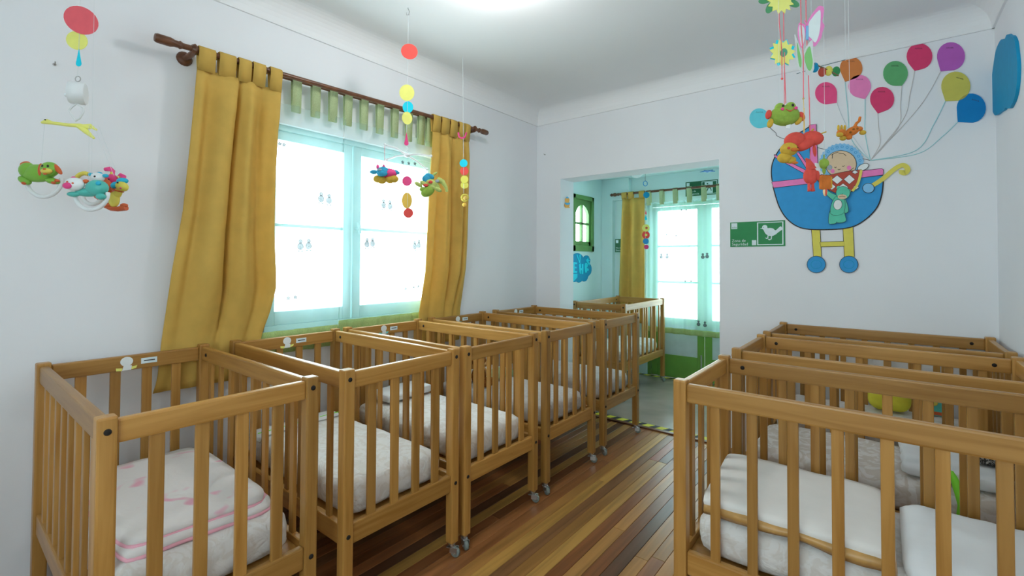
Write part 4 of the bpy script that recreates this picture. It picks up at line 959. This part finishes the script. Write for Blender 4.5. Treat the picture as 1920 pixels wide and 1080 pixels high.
def drop(h, name, m, x, z, w_, L_, parent=None):
    pts = [(0, L_/2)]+[(w_*math.sin(a)*(1-.0), -L_/2+w_-w_*math.cos(a)) for a in (PI*.62-PI*1.24*k/12 for k in range(13))]
    g = G().prism(pts, (0, 0, 0), (1, 0, 0), (0, 0, 1), -.4, .4); g.xf(Matrix.Translation((x, 0, z))); return h.part(name, g, m, parent)
def thread(h, z0, z1, x0=0, x1=0, m=WHSTR, r=.35, y0=0, y1=0, parent=None): return h.part('thread', G().tube([(x0, y0, z0), (x1, y1, z1)], r, 5), m, parent)
def to_ceiling(d, x, y, s): # height of the ceiling above a hanging point, in its units
    return (CZ-at(x, y, d).z)/s

# chain + mobile near the left wall
d = 1.76; s_ = d/F
ZT = to_ceiling(d, 146, 122, s_)
h = Hang('paper_chain', 'paper chain with big coral disc, yellow disc and blue drop by the left wall', 'paper chain', at(146, 122, d), s_)
disc(h, 'coral_disc', CORAL, 4, 85, 35, 24.5, -.50); disc(h, 'yellow_disc', YELC, -4, 47, 21, 17, -.42, 1.2); drop(h, 'blue_drop', CYAN, 1.5, 14, 5.2, 33)
thread(h, ZT, 20, 3, 1); thread(h, -2, -24, 1, -1)
h = Hang('baby_mobile', 'white musical baby mobile with plastic animal rattles by the left wall', 'mobile', at(146, 150, d), s_)
g = G().ring((0, 0, 2), 5, .8, Matrix.Rotation(PI/2, 3, 'X'), 14, 6); h.part('hook', g, CHROME)
mb = h.part('music_box', G().lathe([(0, -12), (19, -12), (20.5, -10), (20.5, 10), (19, 12), (0, 12)], (0, 0, -25), Vector((.86, .5, .0)), 26), WHITEP)
h.part('winding_knob', G().lathe([(0, 0), (3, 0), (3, 4), (0, 4)], (-14, -5, -30), (-1, -.2, -.1), 10), WHITEP, mb)
h.part('loop', G().tube([(-1, 0, -44), (-9, 0, -50), (-15, 0, -57), (-10, 0, -66), (-2, 0, -77), (5, 0, -72), (12, 0, -60), (12, 0, -53), (6, 0, -49), (-1, 0, -44)], 1.7, 7), WHITEP)
ar = h.part('giraffe_bar', G().tube([(-58, -8, -83), (-48, -8, -81), (-40, -6, -83), (-15, 0, -85), (5, 0, -86), (22, 5, -88)], [2, 5, 3, 3.2, 4, 3], 8).tube([(2, 0, -86), (14, 3, -95), (26, 8, -108)], [4, 5, 2], 8).tube([(5, 2, -86), (18, 8, -84), (27, 12, -91)], [3, 4, 1.5], 8), flat('mobile_bar_yellow', 220, 205, 110))
h.part('eye', G().ell((-47, -12.5, -79), 1.3), INK, ar)
for x0, z1, y0 in ((-57, -164, -8), (22, -196, 3), (60, -178, 14), (78, -208, 16)): thread(h, -84, z1, x0*.45 if x0 > 30 else x0, x0, WHSTR, .3, y0*.4, y0)
RX90 = Matrix.Rotation(PI/2, 3, 'X')
def rattle_ring(hh, cx, cz, R, y, par): hh.part('rattle_ring', G().ring((cx, y, cz), R, 3.6, RX90, 26, 8, PI*.98, PI*2.02), WHITEP, par)
h = Hang('green_dog_rattle', 'green plastic dog with brown ears on a white ring, hanging by the left wall', 'toy', at(81, 328, 1.74), 1.74/F)
b = h.part('body', G().ell((-10, 0, 3), (31, 13, 17)).ell((-28, -1, 8), (14, 12, 15)).ell((-30, -4, -11), (12, 8, 7), Matrix.Rotation(.5, 3, 'Y')).ell((22, -4, -12), (13, 8, 6), Matrix.Rotation(.2, 3, 'Y')), PLGREEN)
h.part('tail', G().ell((-34, 0, 20), (9, 6, 5), Matrix.Rotation(-.3, 3, 'Y')), PLORANGE, b)
hd = h.part('head', G().ell((20, -8, 9), (15, 12, 14)), PLGREEN)
for x, r in ((4, .05), (36, -.65)): h.part('ear', G().ell((x, -9, 8 if x < 20 else 9), (4.2, 4, 12), Matrix.Rotation(r, 3, 'Y')), PLORANGE, hd)
h.part('muzzle', G().ell((23, -17, 4), (10, 6, 5.5)), PLYEL, hd); h.part('nose', G().ell((24, -22, 7), (2.8, 2, 2)), PLORANGE, hd); h.part('mouth', G().ell((24, -21, -2), (4, 2, 1.5)), PLORANGE, hd)
for x in (17, 27): h.part('eye', G().ell((x, -19, 13), (1.9, 1.2, 2.6)), INK, hd)
for x, z in ((-27, -17), (28, -16), (34, -12)): h.part('paw', G().ell((x, -8, z), (4, 4, 3)), PLORANGE, b)
rattle_ring(h, 0, -8, 33, 2, None)
h = Hang('pig_rattle', 'teal pig rattle with white face and pink snout on a white ring', 'toy', at(165, 352, 1.68), 1.68/F)
b = h.part('body', G().ell((17, 0, 0), (20, 13, 15)).ell((0, 0, -9), (24, 9, 8)).ell((-22, -5, -13), (12, 6, 5)).ell((28, -4, -17), (9, 6, 6)), PLTEAL)
hd = h.part('head', G().ell((-17, -9, 5), (17.5, 10, 12.5)), WHITEP)
h.part('snout', G().ell((-22, -18, 1), (8.5, 4, 6)), PLPINK, hd)
for x, z in ((-22, 8), (-12, 5.5)): h.part('eye', G().ell((x, -18, z), (2, 1.4, 1.8)), PLORANGE, hd)
for x, z, m in ((-22, 16, PLPINK), (1, 11, PLORANGE)): h.part('ear', G().ell((x, -6, z), (5.5, 3, 4)), m, hd)
h.part('spot', G().ell((28, -10, 7), (5, 3, 4)), PLBLUE, b); rattle_ring(h, 4, -10, 31, 3, None); thread(h, 14, (CZ-at(165, 352, 1.68).z)/(1.68/F), 6, 2, WHSTR, .25)
h = Hang('goat_rattle', 'white plastic goat head with blue tufts and orange collar behind the teal pig', 'toy', at(186, 350, 1.78), 1.78/F)
b = h.part('body', G().ell((2, 4, -4), (20, 9, 22)), PLORANGE); hd = h.part('head', G().ell((0, -4, 16), (12, 9, 10)), WHITEP)
for x, z in ((-13, 22), (2, 24), (14, 20)): h.part('tuft', G().ell((x, -3, z), (5.5, 4, 3.5)), PLBLUE, hd)
h.part('eye', G().ell((2, -12, 17), (2, 1.4, 2)), INK, hd); h.part('mane', G().ring((-28, 0, 8), 17, 4, RX90, 12, 7, PI*.35, PI*1.0), PLYEL, b)
rattle_ring(h, -12, -14, 19, 0, None)
h = Hang('rabbit_rattle', 'hot pink plastic rabbit with long ears behind the teal pig', 'toy', at(211, 340, 1.84), 1.84/F)
b = h.part('body', G().ell((-2, 4, -8), (8, 6, 22)), PLPINK); hd = h.part('head', G().ell((0, -2, 3), (11, 9, 10)), PLPINK)
for pts in ([(0, 0, 12), (0, 0, 19), (-4, -1, 23), (-13, -2, 22)], [(9, 0, 6), (16, 0, 12), (21, -1, 9), (22, -2, 0)]):
    e = h.part('ear', G().tube(pts, [3, 4, 4.6, 3.4], 8), PLPINK, hd)
h.part('inner_ear', G().ell((0, -3, 14), (2.5, 2, 4)), PLYEL, hd); h.part('inner_ear', G().ell((14, -3, 8), (4, 2, 2)), PLYEL, hd); h.part('nose', G().ell((2, -11, 2), 1.5), INK, hd)
h.part('paw', G().ell((2, -4, -16), (5, 4, 5)), PLPINK, b); h.part('paw', G().ell((-6, -4, -30), (5, 4, 5)), PLPINK, b)
h = Hang('rocking_horse_rattle', 'yellow plastic rocking horse with blue mane on orange rocker', 'toy', at(217, 366, 1.78), 1.78/F)
b = h.part('body', G().ell((-3, 0, -8), (10, 7, 15)).ell((4, 0, 4), (7, 6, 12), Matrix.Rotation(.4, 3, 'Y')), PLYEL); hd = h.part('head', G().ell((14, -3, 16), (12, 7, 9), Matrix.Rotation(.35, 3, 'Y')), PLYEL)
h.part('mane', G().ell((-2, 0, 19), (8, 5, 6), Matrix.Rotation(-.5, 3, 'Y')).ell((12, 0, 27), (11, 5, 6)), PLBLUE, hd)
h.part('nostril', G().ell((17, -10, 12), (2, 1.2, 1.4)), PLPINK, hd); h.part('eye', G().ell((11, -9.5, 22), 1.5), INK, hd); h.part('reins', G().ring((3, 0, 9), 9, 1.3, Matrix.Rotation(.3, 3, 'Y'), 16, 6), PLORANGE, hd)
h.part('rocker', G().tube([(-24, 0, -19), (-8, 0, -25), (4, 0, -26), (20, 0, -23)], [3, 4.5, 4.5, 6], 8).ell((16, 0, -19), (7, 5, 4)).ell((-14, 0, -18), (7, 5, 4)), PLORANGE)

# chain and mobile in front of the window
d = 2.69; s_ = d/F
h = Hang('ceiling_hook', 'small metal hook screwed into the ceiling above the window mobile', 'hook', at(765, 18, d), s_)
h.part('hook_wire', G().tube([(0, 0, to_ceiling(d, 765, 18, s_)), (0, 0, 2), (3, 0, -4), (2, 0, -10), (-2, 0, -10), (-2.5, 0, -6)], .9, 6), CHROME)
h = Hang('paper_chain', 'hanging paper chain of red, yellow and cyan discs in front of the window', 'paper chain', at(764, 160, d), s_)
disc(h, 'red_disc', RED, 3, 64, 15.5, 14.5, -.4, 0, .1); disc(h, 'yellow_disc', YELC, -1, -14, 14, 15.5, .15); disc(h, 'cyan_disc', CYAN, 1, -41, 10, 11, 0, 1); disc(h, 'yellow_disc', YELC, 0, -62, 9.5, 12, .2, -.5)
drop(h, 'pink_drop', PLPINK, -1, -101, 4.0, 25); thread(h, 137, -62, .2, 0); thread(h, -62, -90, 0, -1); thread(h, -112, -117, -1, -1)
h = Hang('baby_mobile', 'white four armed baby mobile hanging in front of the bright window', 'mobile', at(763, 291, d), s_)
h.part('hook', G().tube([(0, 0, 16), (2, 0, 12), (-1, 0, 9), (1, 0, 6), (0, 0, 2)], 1.1, 6), WHITEP)
cr = h.part('hub', G().ell((0, 0, 0), (5, 5, 4)), WHITEP)
for x, y, z in ((-38, -14, 16), (-44, 22, -4), (47, -12, -4), (34, 20, -22)):
    a = h.part('arm', G().tube([(0, 0, 0), (x*.5, y*.5, z*.55+3), (x, y, z)], [2, 1.6, 1.5], 7).ell((x, y, z), 2.8), WHITEP)
thread(h, 16, -14, -38, -38, REDSTR, .4, -14, -14); thread(h, -6, -40, -1, -1, TEALSTR, .35); thread(h, -4, -30, 47, 46, flat('lime_string', 190, 200, 110), .4, -12, -12)
h = Hang('cow_plush', 'blue plush cow with pink horns and yellow feet hanging from the white mobile', 'toy', at(722, 325, d*.985), d/F)
b = h.part('body', G().ell((6, 0, 0), (17, 12, 9)), PLPINK); hd = h.part('head', G().ell((-2, -6, 2), (12, 9, 9)), PLUSHB)
h.part('muzzle', G().ell((-2, -12, -3), (10, 6, 5)), PLUSHB, hd); h.part('eye_patch', G().ell((-6, -14, 4), (4, 1.5, 2)), PLUSHGR, hd)
for x, z, r in ((-20, 2, .0), (20, 2, .3)): h.part('ear', G().ell((x, -2, z), (8, 3, 4), Matrix.Rotation(r, 3, 'Y')), PLUSHB, hd)
for x in (-13, -2): h.part('horn', G().ell((x, -2, 11), (3, 3, 5)), PLPINK, hd)
for x, z in ((-12, -11), (-5, -13), (10, -12), (17, -11)): h.part('foot', G().ell((x, -3, z), (9, 6, 7)), PLUSHY, b)
h = Hang('crocodile_plush', 'lime plush crocodile with blue striped wings hanging from the white mobile', 'toy', at(808, 345, d*.99), d/F)
b = h.part('body', G().ell((2, 0, 0), (17, 9, 8), Matrix.Rotation(.55, 3, 'Y')).tube([(12, 0, 8), (22, 0, 4), (28, 0, -6), (30, 0, -14)], [6, 4.5, 3, 2.5], 8), PLUSHL)
hd = h.part('head', G().ell((-5, -4, -14), (14, 8, 9.5), Matrix.Rotation(-.6, 3, 'Y')).ell((-14, -6, -11), (6, 5, 5)).ell((0, -2, -7), (7, 6, 6)), PLUSHG)
for x, z in ((-22, -2), (-12, 0), (14, -11), (3, -6)): h.part('leg', G().ell((x, -6, z), (8, 4, 4), Matrix.Rotation(.5, 3, 'Y')), PLUSHL, b)
h.part('wing', G().ell((-8, -3, 9), (8, 5, 8)).ell((-2, -2, 14), (9, 4, 5), Matrix.Rotation(.4, 3, 'Y')), PLUSHB, b); h.part('collar', G().ell((-8, -9, -4), (5, 3, 3)), PLUSHR, b); h.part('eye_patch', G().ell((13, -9, 4), (4, 1.5, 3)), PLUSHGR, b)
h.part('antenna', G().ell((6, 0, 18), (2.5, 2.5, 7), Matrix.Rotation(.9, 3, 'Y')), PLUSHL, b); h.part('belly_spot', G().ell((1, -10, 2), (4, 2, 3)), PLUSHR, b)
h = Hang('paper_chain', 'paper chain of pink disc, orange egg and red disc under the white mobile', 'paper chain', at(763, 360, d), s_)
disc(h, 'pink_disc', PLPINK, 0, 20.5, 9.2); disc(h, 'orange_egg', ORAN, 0, -16, 9.6, 15.2, .0, .8); disc(h, 'red_disc', RED, 3, -39.5, 9.2); thread(h, 28, -39, 0, 2)
# chain by the narrow yellow curtain
d = 3.30; s_ = d/F
h = Hang('paper_chain', 'paper chain with pink hook and clear yellow bead beside the narrow curtain', 'paper chain', at(868, 330, d), s_)
h.part('pink_hook', G().tube([(-9, 0, 82), (-8, 0, 74), (-3, 0, 71), (3, 0, 73), (6, 0, 82)], 1.7, 7), PLPINK)
thread(h, to_ceiling(d, 868, 330, s_), -40, -2, 2)
disc(h, 'cyan_disc', CYAN, 1, 24, 7.5); disc(h, 'red_disc', RED, 2.5, 9.5, 8, None, 0, .8); disc(h, 'yellow_disc', flat('lime_yellow_card', 205, 200, 90), 3, -6.5, 7.3); disc(h, 'yellow_disc', MATS['lime_yellow_card'], 3, -17, 7.3, 6.6, 0, 1)
bb = h.part('bead_frame', G().ring((4, 0, -41), 6, 2, RX90, 18, 7), PLYEL); h.part('clear_bead', G().ell((5, -1, -42), 4.4), flat('amber_bead', 200, 170, 90), bb); h.part('bead_cap', G().ell((3, 0, -54), (4, 3, 4)), ORAN, bb)
# chain in the next room
d = 4.75; s_ = d/F
h = Hang('paper_chain', 'paper chain of blue, yellow and red discs in front of the garden door', 'paper chain', at(1210, 400, d), s_)
h.part('blue_ring', G().ring((0, 0, 56), 3.8, .7, RX90, 18, 6, sy=1.25), MURBLUE); thread(h, (IZ-at(1210, 400, d).z)/s_, 61, 0, 0, DKSTR, .3); thread(h, 51, -64, 0, 0, WHSTR, .25)
disc(h, 'blue_disc', BLUEC, 2, 34.5, 5.8); drop(h, 'pink_drop', CORAL, 1, 2, 1.6, 8); drop(h, 'cyan_drop', CYAN, 1, -8, 2.2, 10)
y_ = disc(h, 'yellow_disc', YELC, 1, -27.5, 7.0); disc(h, 'center', PLORANGE, 2, -27.5, 2.2, None, 0, -.6, parent=y_)
r_ = disc(h, 'red_disc', RED, 1.2, -40.5, 7.2, None, 0, .4); disc(h, 'center', YELC, 1.2, -40.5, 2.3, None, 0, -.5, parent=r_)
disc(h, 'blue_disc', MURBLUE, .8, -52.5, 5.5); disc(h, 'pink_disc', PLPINK, 1.8, -63, 4.3)
h = Hang('paper_star', 'dark blue paper star hanging flat from the next room ceiling', 'paper decoration', at(1327, 321, 4.55), 4.55/F)
h.part('star', G().prism([((14 if k % 2 == 0 else 6)*math.cos(k*PI/5), (14 if k % 2 == 0 else 6)*math.sin(k*PI/5)) for k in range(10)], (0, 0, 0), (1, 0, 0), (0, 1, 0), -.5, .5), flat('navy_card', 10, 95, 150)); thread(h, 0, (IZ-at(1327, 321, 4.55).z)/(4.55/F), 0, 0, WHSTR, .3)

# flowers, butterflies and soft toys hanging in front of the pram
d = 1.50; s_ = d/F
ZC = lambda x, y, dd=d: (CZ-at(x, y, dd).z)/(dd/F)
def flower(h, nm, x, z, r, m, squash=1, n=16, rot=0, y=0):
    pts = [((r if k % 2 == 0 else r*.72)*math.cos(rot+k*PI/n)*squash, (r if k % 2 == 0 else r*.72)*math.sin(rot+k*PI/n)) for k in range(2*n)]
    return h.part(nm, G().prism([(x+a, z+b) for a, b in pts], (0, y, 0), (1, 0, 0), (0, 0, 1), -.5, .5), m)
PETAL = flat('sunflower_card', 222, 212, 115); LEAF = flat('leaf_green_card', 70, 130, 90)
h = Hang('flower_garland', 'hanging garland of two yellow paper sunflowers on red strings', 'garland', at(1468, 98, d), s_)
f = flower(h, 'sunflower', -4, 98, 26, PETAL, 1, 13, .2)
for x, z, r in ((-32, 100, .3), (-22, 86, 1.0), (20, 94, -.4)): h.part('leaf', G().prism(ellp(x, z, 13, 7, r), (0, 1.5, 0), (1, 0, 0), (0, 0, 1), -.4, .4), LEAF, f)
f2 = flower(h, 'sunflower', -1, -1, 26, PETAL, .93, 11, .1); h.part('center', G().prism(ellp(1, -1, 6.6, 8.2, -.4), (0, -.8, 0), (1, 0, 0), (0, 0, 1), -.4, .4), flat('centre_green_card', 80, 142, 115), f2)
f3 = flower(h, 'blue_petals', 0, 0, 27, CYAN, .95, 8, .45, 1.6)
h.part('string', G().tube([(-6, 3, ZC(1468, 98)), (-5, 3, 60), (-3, -2, 0), (-2, 0, -50)], .75, 6), REDSTR); h.part('string', G().tube([(2, 2, ZC(1468, 98)), (3, 2, 0), (6, 2, -96)], .75, 6), REDSTR)
h.part('knot', G().ell((-2, 0, -50), 2), RED)
WING = flat('pale_blue_card', 195, 220, 225); GRW = flat('pale_grey_card', 182, 186, 186); GRN = flat('mid_green_card', 115, 172, 105)
h = Hang('butterfly_garland', 'hanging garland of a pink edged and a green paper butterfly on red strings', 'garland', at(1508, 80, d), s_)
w1 = h.part('butterfly', G().prism(smooth([(4, 32), (12, 50), (24, 66), (30, 70), (37, 66), (36, 52), (34, 40), (38, 32), (34, 20), (32, 10), (26, 0), (20, -7), (14, -4), (11, 4), (5, 8)], 3), (0, 0, 0), (1, 0, 0), (0, 0, 1), -.5, .5).prism(smooth([(3, 30), (-4, 36), (-10, 36), (-12, 14), (-8, -4), (-4, -10), (0, 2)], 3), (0, 0, 0), (1, 0, 0), (0, 0, 1), -.5, .5), flat('butterfly_pink_card', 212, 120, 172))
h.part('wing_inset', G().prism(smooth([(8, 36), (14, 46), (24, 58), (30, 60), (30, 40), (29, 26), (26, 12), (20, 0), (12, 8), (7, 14)], 3), (0, -.9, 0), (1, 0, 0), (0, 0, 1), -.35, .35), WING, w1); h.part('wing_inset', G().prism(smooth([(-1, 28), (-9, 33), (-10, 14), (-6, -6), (-3, -4), (0, 10)], 3), (0, -.9, 0), (1, 0, 0), (0, 0, 1), -.35, .35), WING, w1)
h.part('insect_body', G().tube([(5, -1, 5), (5, -1, 31)], 2.3, 8), BONNET, w1); h.part('feeler', G().tube([(5, -1, 31), (0, -1, 42)], .9, 6), MURPINK, w1)
w2_ = h.part('butterfly', G().prism(smooth([(-4, -28), (2, -10), (10, 2), (14, 0), (14, -24), (16, -50), (8, -62), (1, -58)], 3), (0, -3, 0), (1, 0, 0), (0, 0, 1), -.5, .5).prism(smooth([(-6, -28), (-14, 0), (-20, 14), (-18, -10), (-16, -36), (-9, -58), (-6, -54)], 3), (0, -3, 0), (1, 0, 0), (0, 0, 1), -.5, .5), GRW)
h.part('wing_inset', G().prism(smooth([(-2, -30), (2, -16), (8, -9), (11, -24), (13, -40), (9, -54), (3, -50)], 3), (0, -3.9, 0), (1, 0, 0), (0, 0, 1), -.35, .35), GRN, w2_); h.part('wing_inset', G().prism(smooth([(-8, -34), (-13, -12), (-16, -2), (-15, -24), (-12, -44), (-9, -48)], 3), (0, -3.9, 0), (1, 0, 0), (0, 0, 1), -.35, .35), GRN, w2_)
h.part('string', G().tube([(-8, 2, ZC(1508, 80)), (-7, -2, 34), (-5, -5, -30), (-3, -1, -106)], .8, 6), REDSTR); h.part('string', G().tube([(4, 2, ZC(1508, 80)), (5, 2, 34), (8, 1, -62), (11, 2, -168)], .8, 6), REDSTR)
h.part('knot', G().ell((-3, -1, -106), 1.8), GOLD); h.part('cream_string', G().tube([(-3, -1, -106), (-1, -1, -170)], .5, 5), ORAN)

h = Hang('frog_plush', 'smiling green plush frog with pink cheeks hanging in front of the pram', 'toy', at(1470, 216, 1.46), 1.46/F)
b = h.part('body', G().ell((1, 0, -1), (27, 17, 19)).ell((-9, -2, 13), (9, 8, 9)).ell((11, -2, 15), (9, 8, 9)), PLUSHG)
for x, z in ((-7, 14), (11, 16)): h.part('eye', G().ell((x, -9.5, z), (2.5, 1.6, 2.8)), INK, b)
for x, z in ((-11, 7), (14, 9)): h.part('cheek', G().ell((x, -14.5, z), (3.2, 2, 3)), PLPINK, b)
h.part('smile', G().tube([(-6, -16.5, 6), (-2, -17.6, 3), (4, -17.6, 3), (9, -16.5, 7)], .7, 6), PLUSHR, b); h.part('nose', G().ell((1, -17.5, 2.5), (3, 1.2, 1.1)), PLUSHR, b)
for x, z, r in ((-29, -1, .5), (33, -4, -.9)): h.part('arm', G().ell((x, 0, z+2), (5.5, 5, 9), Matrix.Rotation(r*.4, 3, 'Y')), PLUSHR, b)
for x, z, r in ((-27, -16, .5), (26, -11, 1.2)): h.part('foot', G().ell((x, -2, z), (5.5, 4, 9), Matrix.Rotation(r*.6, 3, 'Y')), PLUSHY, b)
h.part('grey_bird', G().ell((27, 6, 8), (5, 4, 8), Matrix.Rotation(-.5, 3, 'Y')).ell((30, 6, -1), (4, 3, 3)), PLUSHGR)
h.part('string', G().tube([(2, 2, 20), (3, 2, ZC(1470, 216, 1.46)*.2)], .6, 6), REDSTR); h.part('label', G().prism([(2, -20), (10, -18), (8, -26), (0, -25)], (0, -4, 0), (1, 0, 0), (0, 0, 1), -.4, .4), OFFW, b)
h.part('thread', G().tube([(-8, 2, 18), (-7, 3, ZC(1470, 216, 1.46))], .25, 5), WHSTR)
h = Hang('duck_plush', 'yellow plush duck hanging below the red plush in front of the pram hood', 'toy', at(1477, 287, 1.44), 1.44/F)
b = h.part('body', G().ell((-6, 0, -9), (13, 10, 10)).ell((5, 0, -13), (10, 8, 7)), PLUSHY); hd = h.part('head', G().ell((0, -4, 6), (16, 12, 12.5)), PLUSHY)
h.part('beak', G().ell((4, -15, 3), (8, 4, 3.4)), PLUSHO, hd); h.part('cheek', G().ell((-6, -14, 6), (3, 2, 2.6)), PLUSHR, hd)
for x, z in ((3, 9), (11, 7)): h.part('eye', G().ell((x, -14 if x < 5 else -12, z), (1.5, 1.2, 1.7)), INK, hd)
h.part('foot', G().ell((11, -4, -19), (6, 4, 2.5)), PLUSHO, b)
h = Hang('bow_plush', 'big red plush bow shaped butterfly with yellow feelers above the duck', 'toy', at(1507, 262, 1.45), 1.45/F)
b = h.part('body', G().ell((-17, 0, -1), (20, 11, 15), Matrix.Rotation(-.25, 3, 'Y')).ell((17, 0, 3), (20, 11, 13.5), Matrix.Rotation(.1, 3, 'Y')).ell((2, -2, -9), (22, 9, 10), Matrix.Rotation(-.5, 3, 'Y')), PLUSHR)
h.part('feeler', G().tube([(30, 0, 10), (36, 0, 13), (42, 0, 15)], 1.3, 6), PLUSHY, b); h.part('feeler', G().tube([(14, 2, 14), (18, 2, 19), (20, 2, 21)], 1.6, 6), PLUSHY, b)
h.part('tail', G().ell((20, 0, -20), (3.2, 2.5, 12), Matrix.Rotation(-.1, 3, 'Y')), PLUSHR, b); h.part('string', G().tube([(0, 0, 12), (1, 0, 60)], .6, 6), ORAN); h.part('string', G().tube([(12, 1, 14), (12, 1, 80)], .6, 6), REDSTR)
h = Hang('bird_plush', 'red plush bird with pointed crest and red legs hanging on the pram body', 'toy', at(1520, 326, 1.46), 1.46/F)
b = h.part('body', G().ell((0, 0, -4), (13, 10, 16)).tube([(1, 0, 8), (-2, 0, 18), (-5, 0, 25), (-9, 0, 29)], [9, 6.5, 4, 1.5], 10), PLUSHR)
for x in (-4, 3): h.part('leg', G().tube([(x, -1, -18), (x-.5, -2, -26), (x-.5, -3, -33)], [2.5, 2.6, 3.4], 8), PLUSHR, b)
h.part('wing', G().ell((9, -6, -4), (3.5, 4, 9)), PLUSHR, b); h.part('string', G().tube([(-1, 0, 26), (0, 0, 44)], .6, 6), REDSTR)
h = Hang('popsicle_plush', 'orange plush ice lolly with yellow side hanging beside the red bird', 'toy', at(1547, 342, 1.50), 1.50/F)
b = h.part('ice', G().box((0, 0, 0), (19, 10, 27), 4), PLUSHO); h.part('yellow_side', G().box((10.5, 2, 0), (5, 8, 22), 2), PLUSHY, b); h.part('stick', G().ell((0, 0, -17), (4, 3, 9)), flat('pale_stick', 215, 180, 140), b); thread(h, 13, (CZ-at(1547, 342, 1.50).z)/(1.50/F), 0, 0, WHSTR, .25); h.part('stripe', G().ell((0, -2.6, -18), (1.6, 1.6, 8)), PLUSHR, b)
h = Hang('apple_plush', 'small green plush apple with a grey tag above the ice lolly', 'toy', at(1545, 307, 1.50), 1.50/F)
b = h.part('fruit', G().ell((0, 0, 0), (8.5, 8, 10)).ell((0, 0, -12), (3, 3, 8)), PLUSHG); h.part('stalk', G().tube([(0, 0, 9), (0, 0, 17)], 1, 6), PLUSHG, b); h.part('grey_tag', G().ell((7, -5, -8), (5, 2, 5)), PLUSHGR, b)
h.part('paper_tag', G().prism([(-16, 2), (-5, 0), (-5, -8), (-15, -7)], (0, 2, 0), (1, 0, 0), (0, 0, 1), -.3, .3), OFFW); thread(h, 16, 120, 0, 2, WHSTR, .3)
h = Hang('giraffe_plush', 'orange spotted plush giraffe flying right of the red plush bow', 'toy', at(1594, 245, 1.62), 1.62/F)
b = h.part('body', G().ell((4, 0, -1), (15, 7, 8), Matrix.Rotation(-.5, 3, 'Y')).ell((-6, 0, -6), (9, 6, 6)), PLUSHO)
hd = h.part('head', G().ell((-18, -3, -5), (9, 6, 6.5)), PLUSHO); h.part('muzzle', G().ell((-23, -5, -9), (6, 5, 4.5)), PLUSHY, hd)
for x in (-22, -16, -10): h.part('mane_tuft', G().ell((x, 0, 5), (2.2, 2.5, 6)), PLUSHY, hd)
h.part('tail', G().tube([(8, 0, 6), (12, 0, 14), (17, 0, 18), (19, 0, 26)], [3, 2.5, 2.5, 2.2], 8), PLUSHO, b)
for x, z, m in ((-15, -15, PLUSHY), (-4, -13, PLUSHO), (22, -4, PLUSHY), (16, 3, PLUSHO)): h.part('leg', G().ell((x, -2, z), (6, 4.5, 4.5)), m, b)
for x, z in ((2, 1), (9, 2), (-4, -5)): h.part('spot', G().ell((x, -6.5, z), (2.4, 1.2, 2)), PLUSHBR, b)
thread(h, 3, ZC(1594, 245, 1.62), 0, -3, WHSTR, .3)
d = 1.75
h = Hang('felt_bead_stick', 'brown stick of blue, red, yellow and green felt beads in front of the orange balloon', 'mobile', at(1552, 130, d), d/F)
st = h.part('stick', G().tube([(-31, 0, 12), (0, 0, -1), (20, 0, -12)], 1.3, 7), flat('brown_stick', 120, 100, 75, 1.2))
for x, z, m in ((-23, 4, BLUEC), (-9, -4, ARGRED), (3, -2, flat('felt_yellow', 185, 178, 80)), (17, -3, flat('felt_green', 45, 120, 72))): h.part('felt_bead', G().ell((x, 2, z), (7.5, 4, 9.5), Matrix.Rotation(.2, 3, 'Y')), m)
h.part('orange_tip', G().tube([(-36, 0, 27), (-31, 0, 20), (-29, 0, 13)], [1.5, 2.4, 2.4], 7), PLUSHO); h.part('thin_rod', G().tube([(-56, 4, -7), (-15, 4, 6), (36, 4, 20)], .55, 6), flat('dark_blue_rod', 50, 95, 105, 1.2)); thread(h, 18, ZC(1552, 130, d), 36, 36, WHSTR, .3, 4, 4); thread(h, 20, ZC(1552, 130, d), -30, -30, WHSTR, .3)
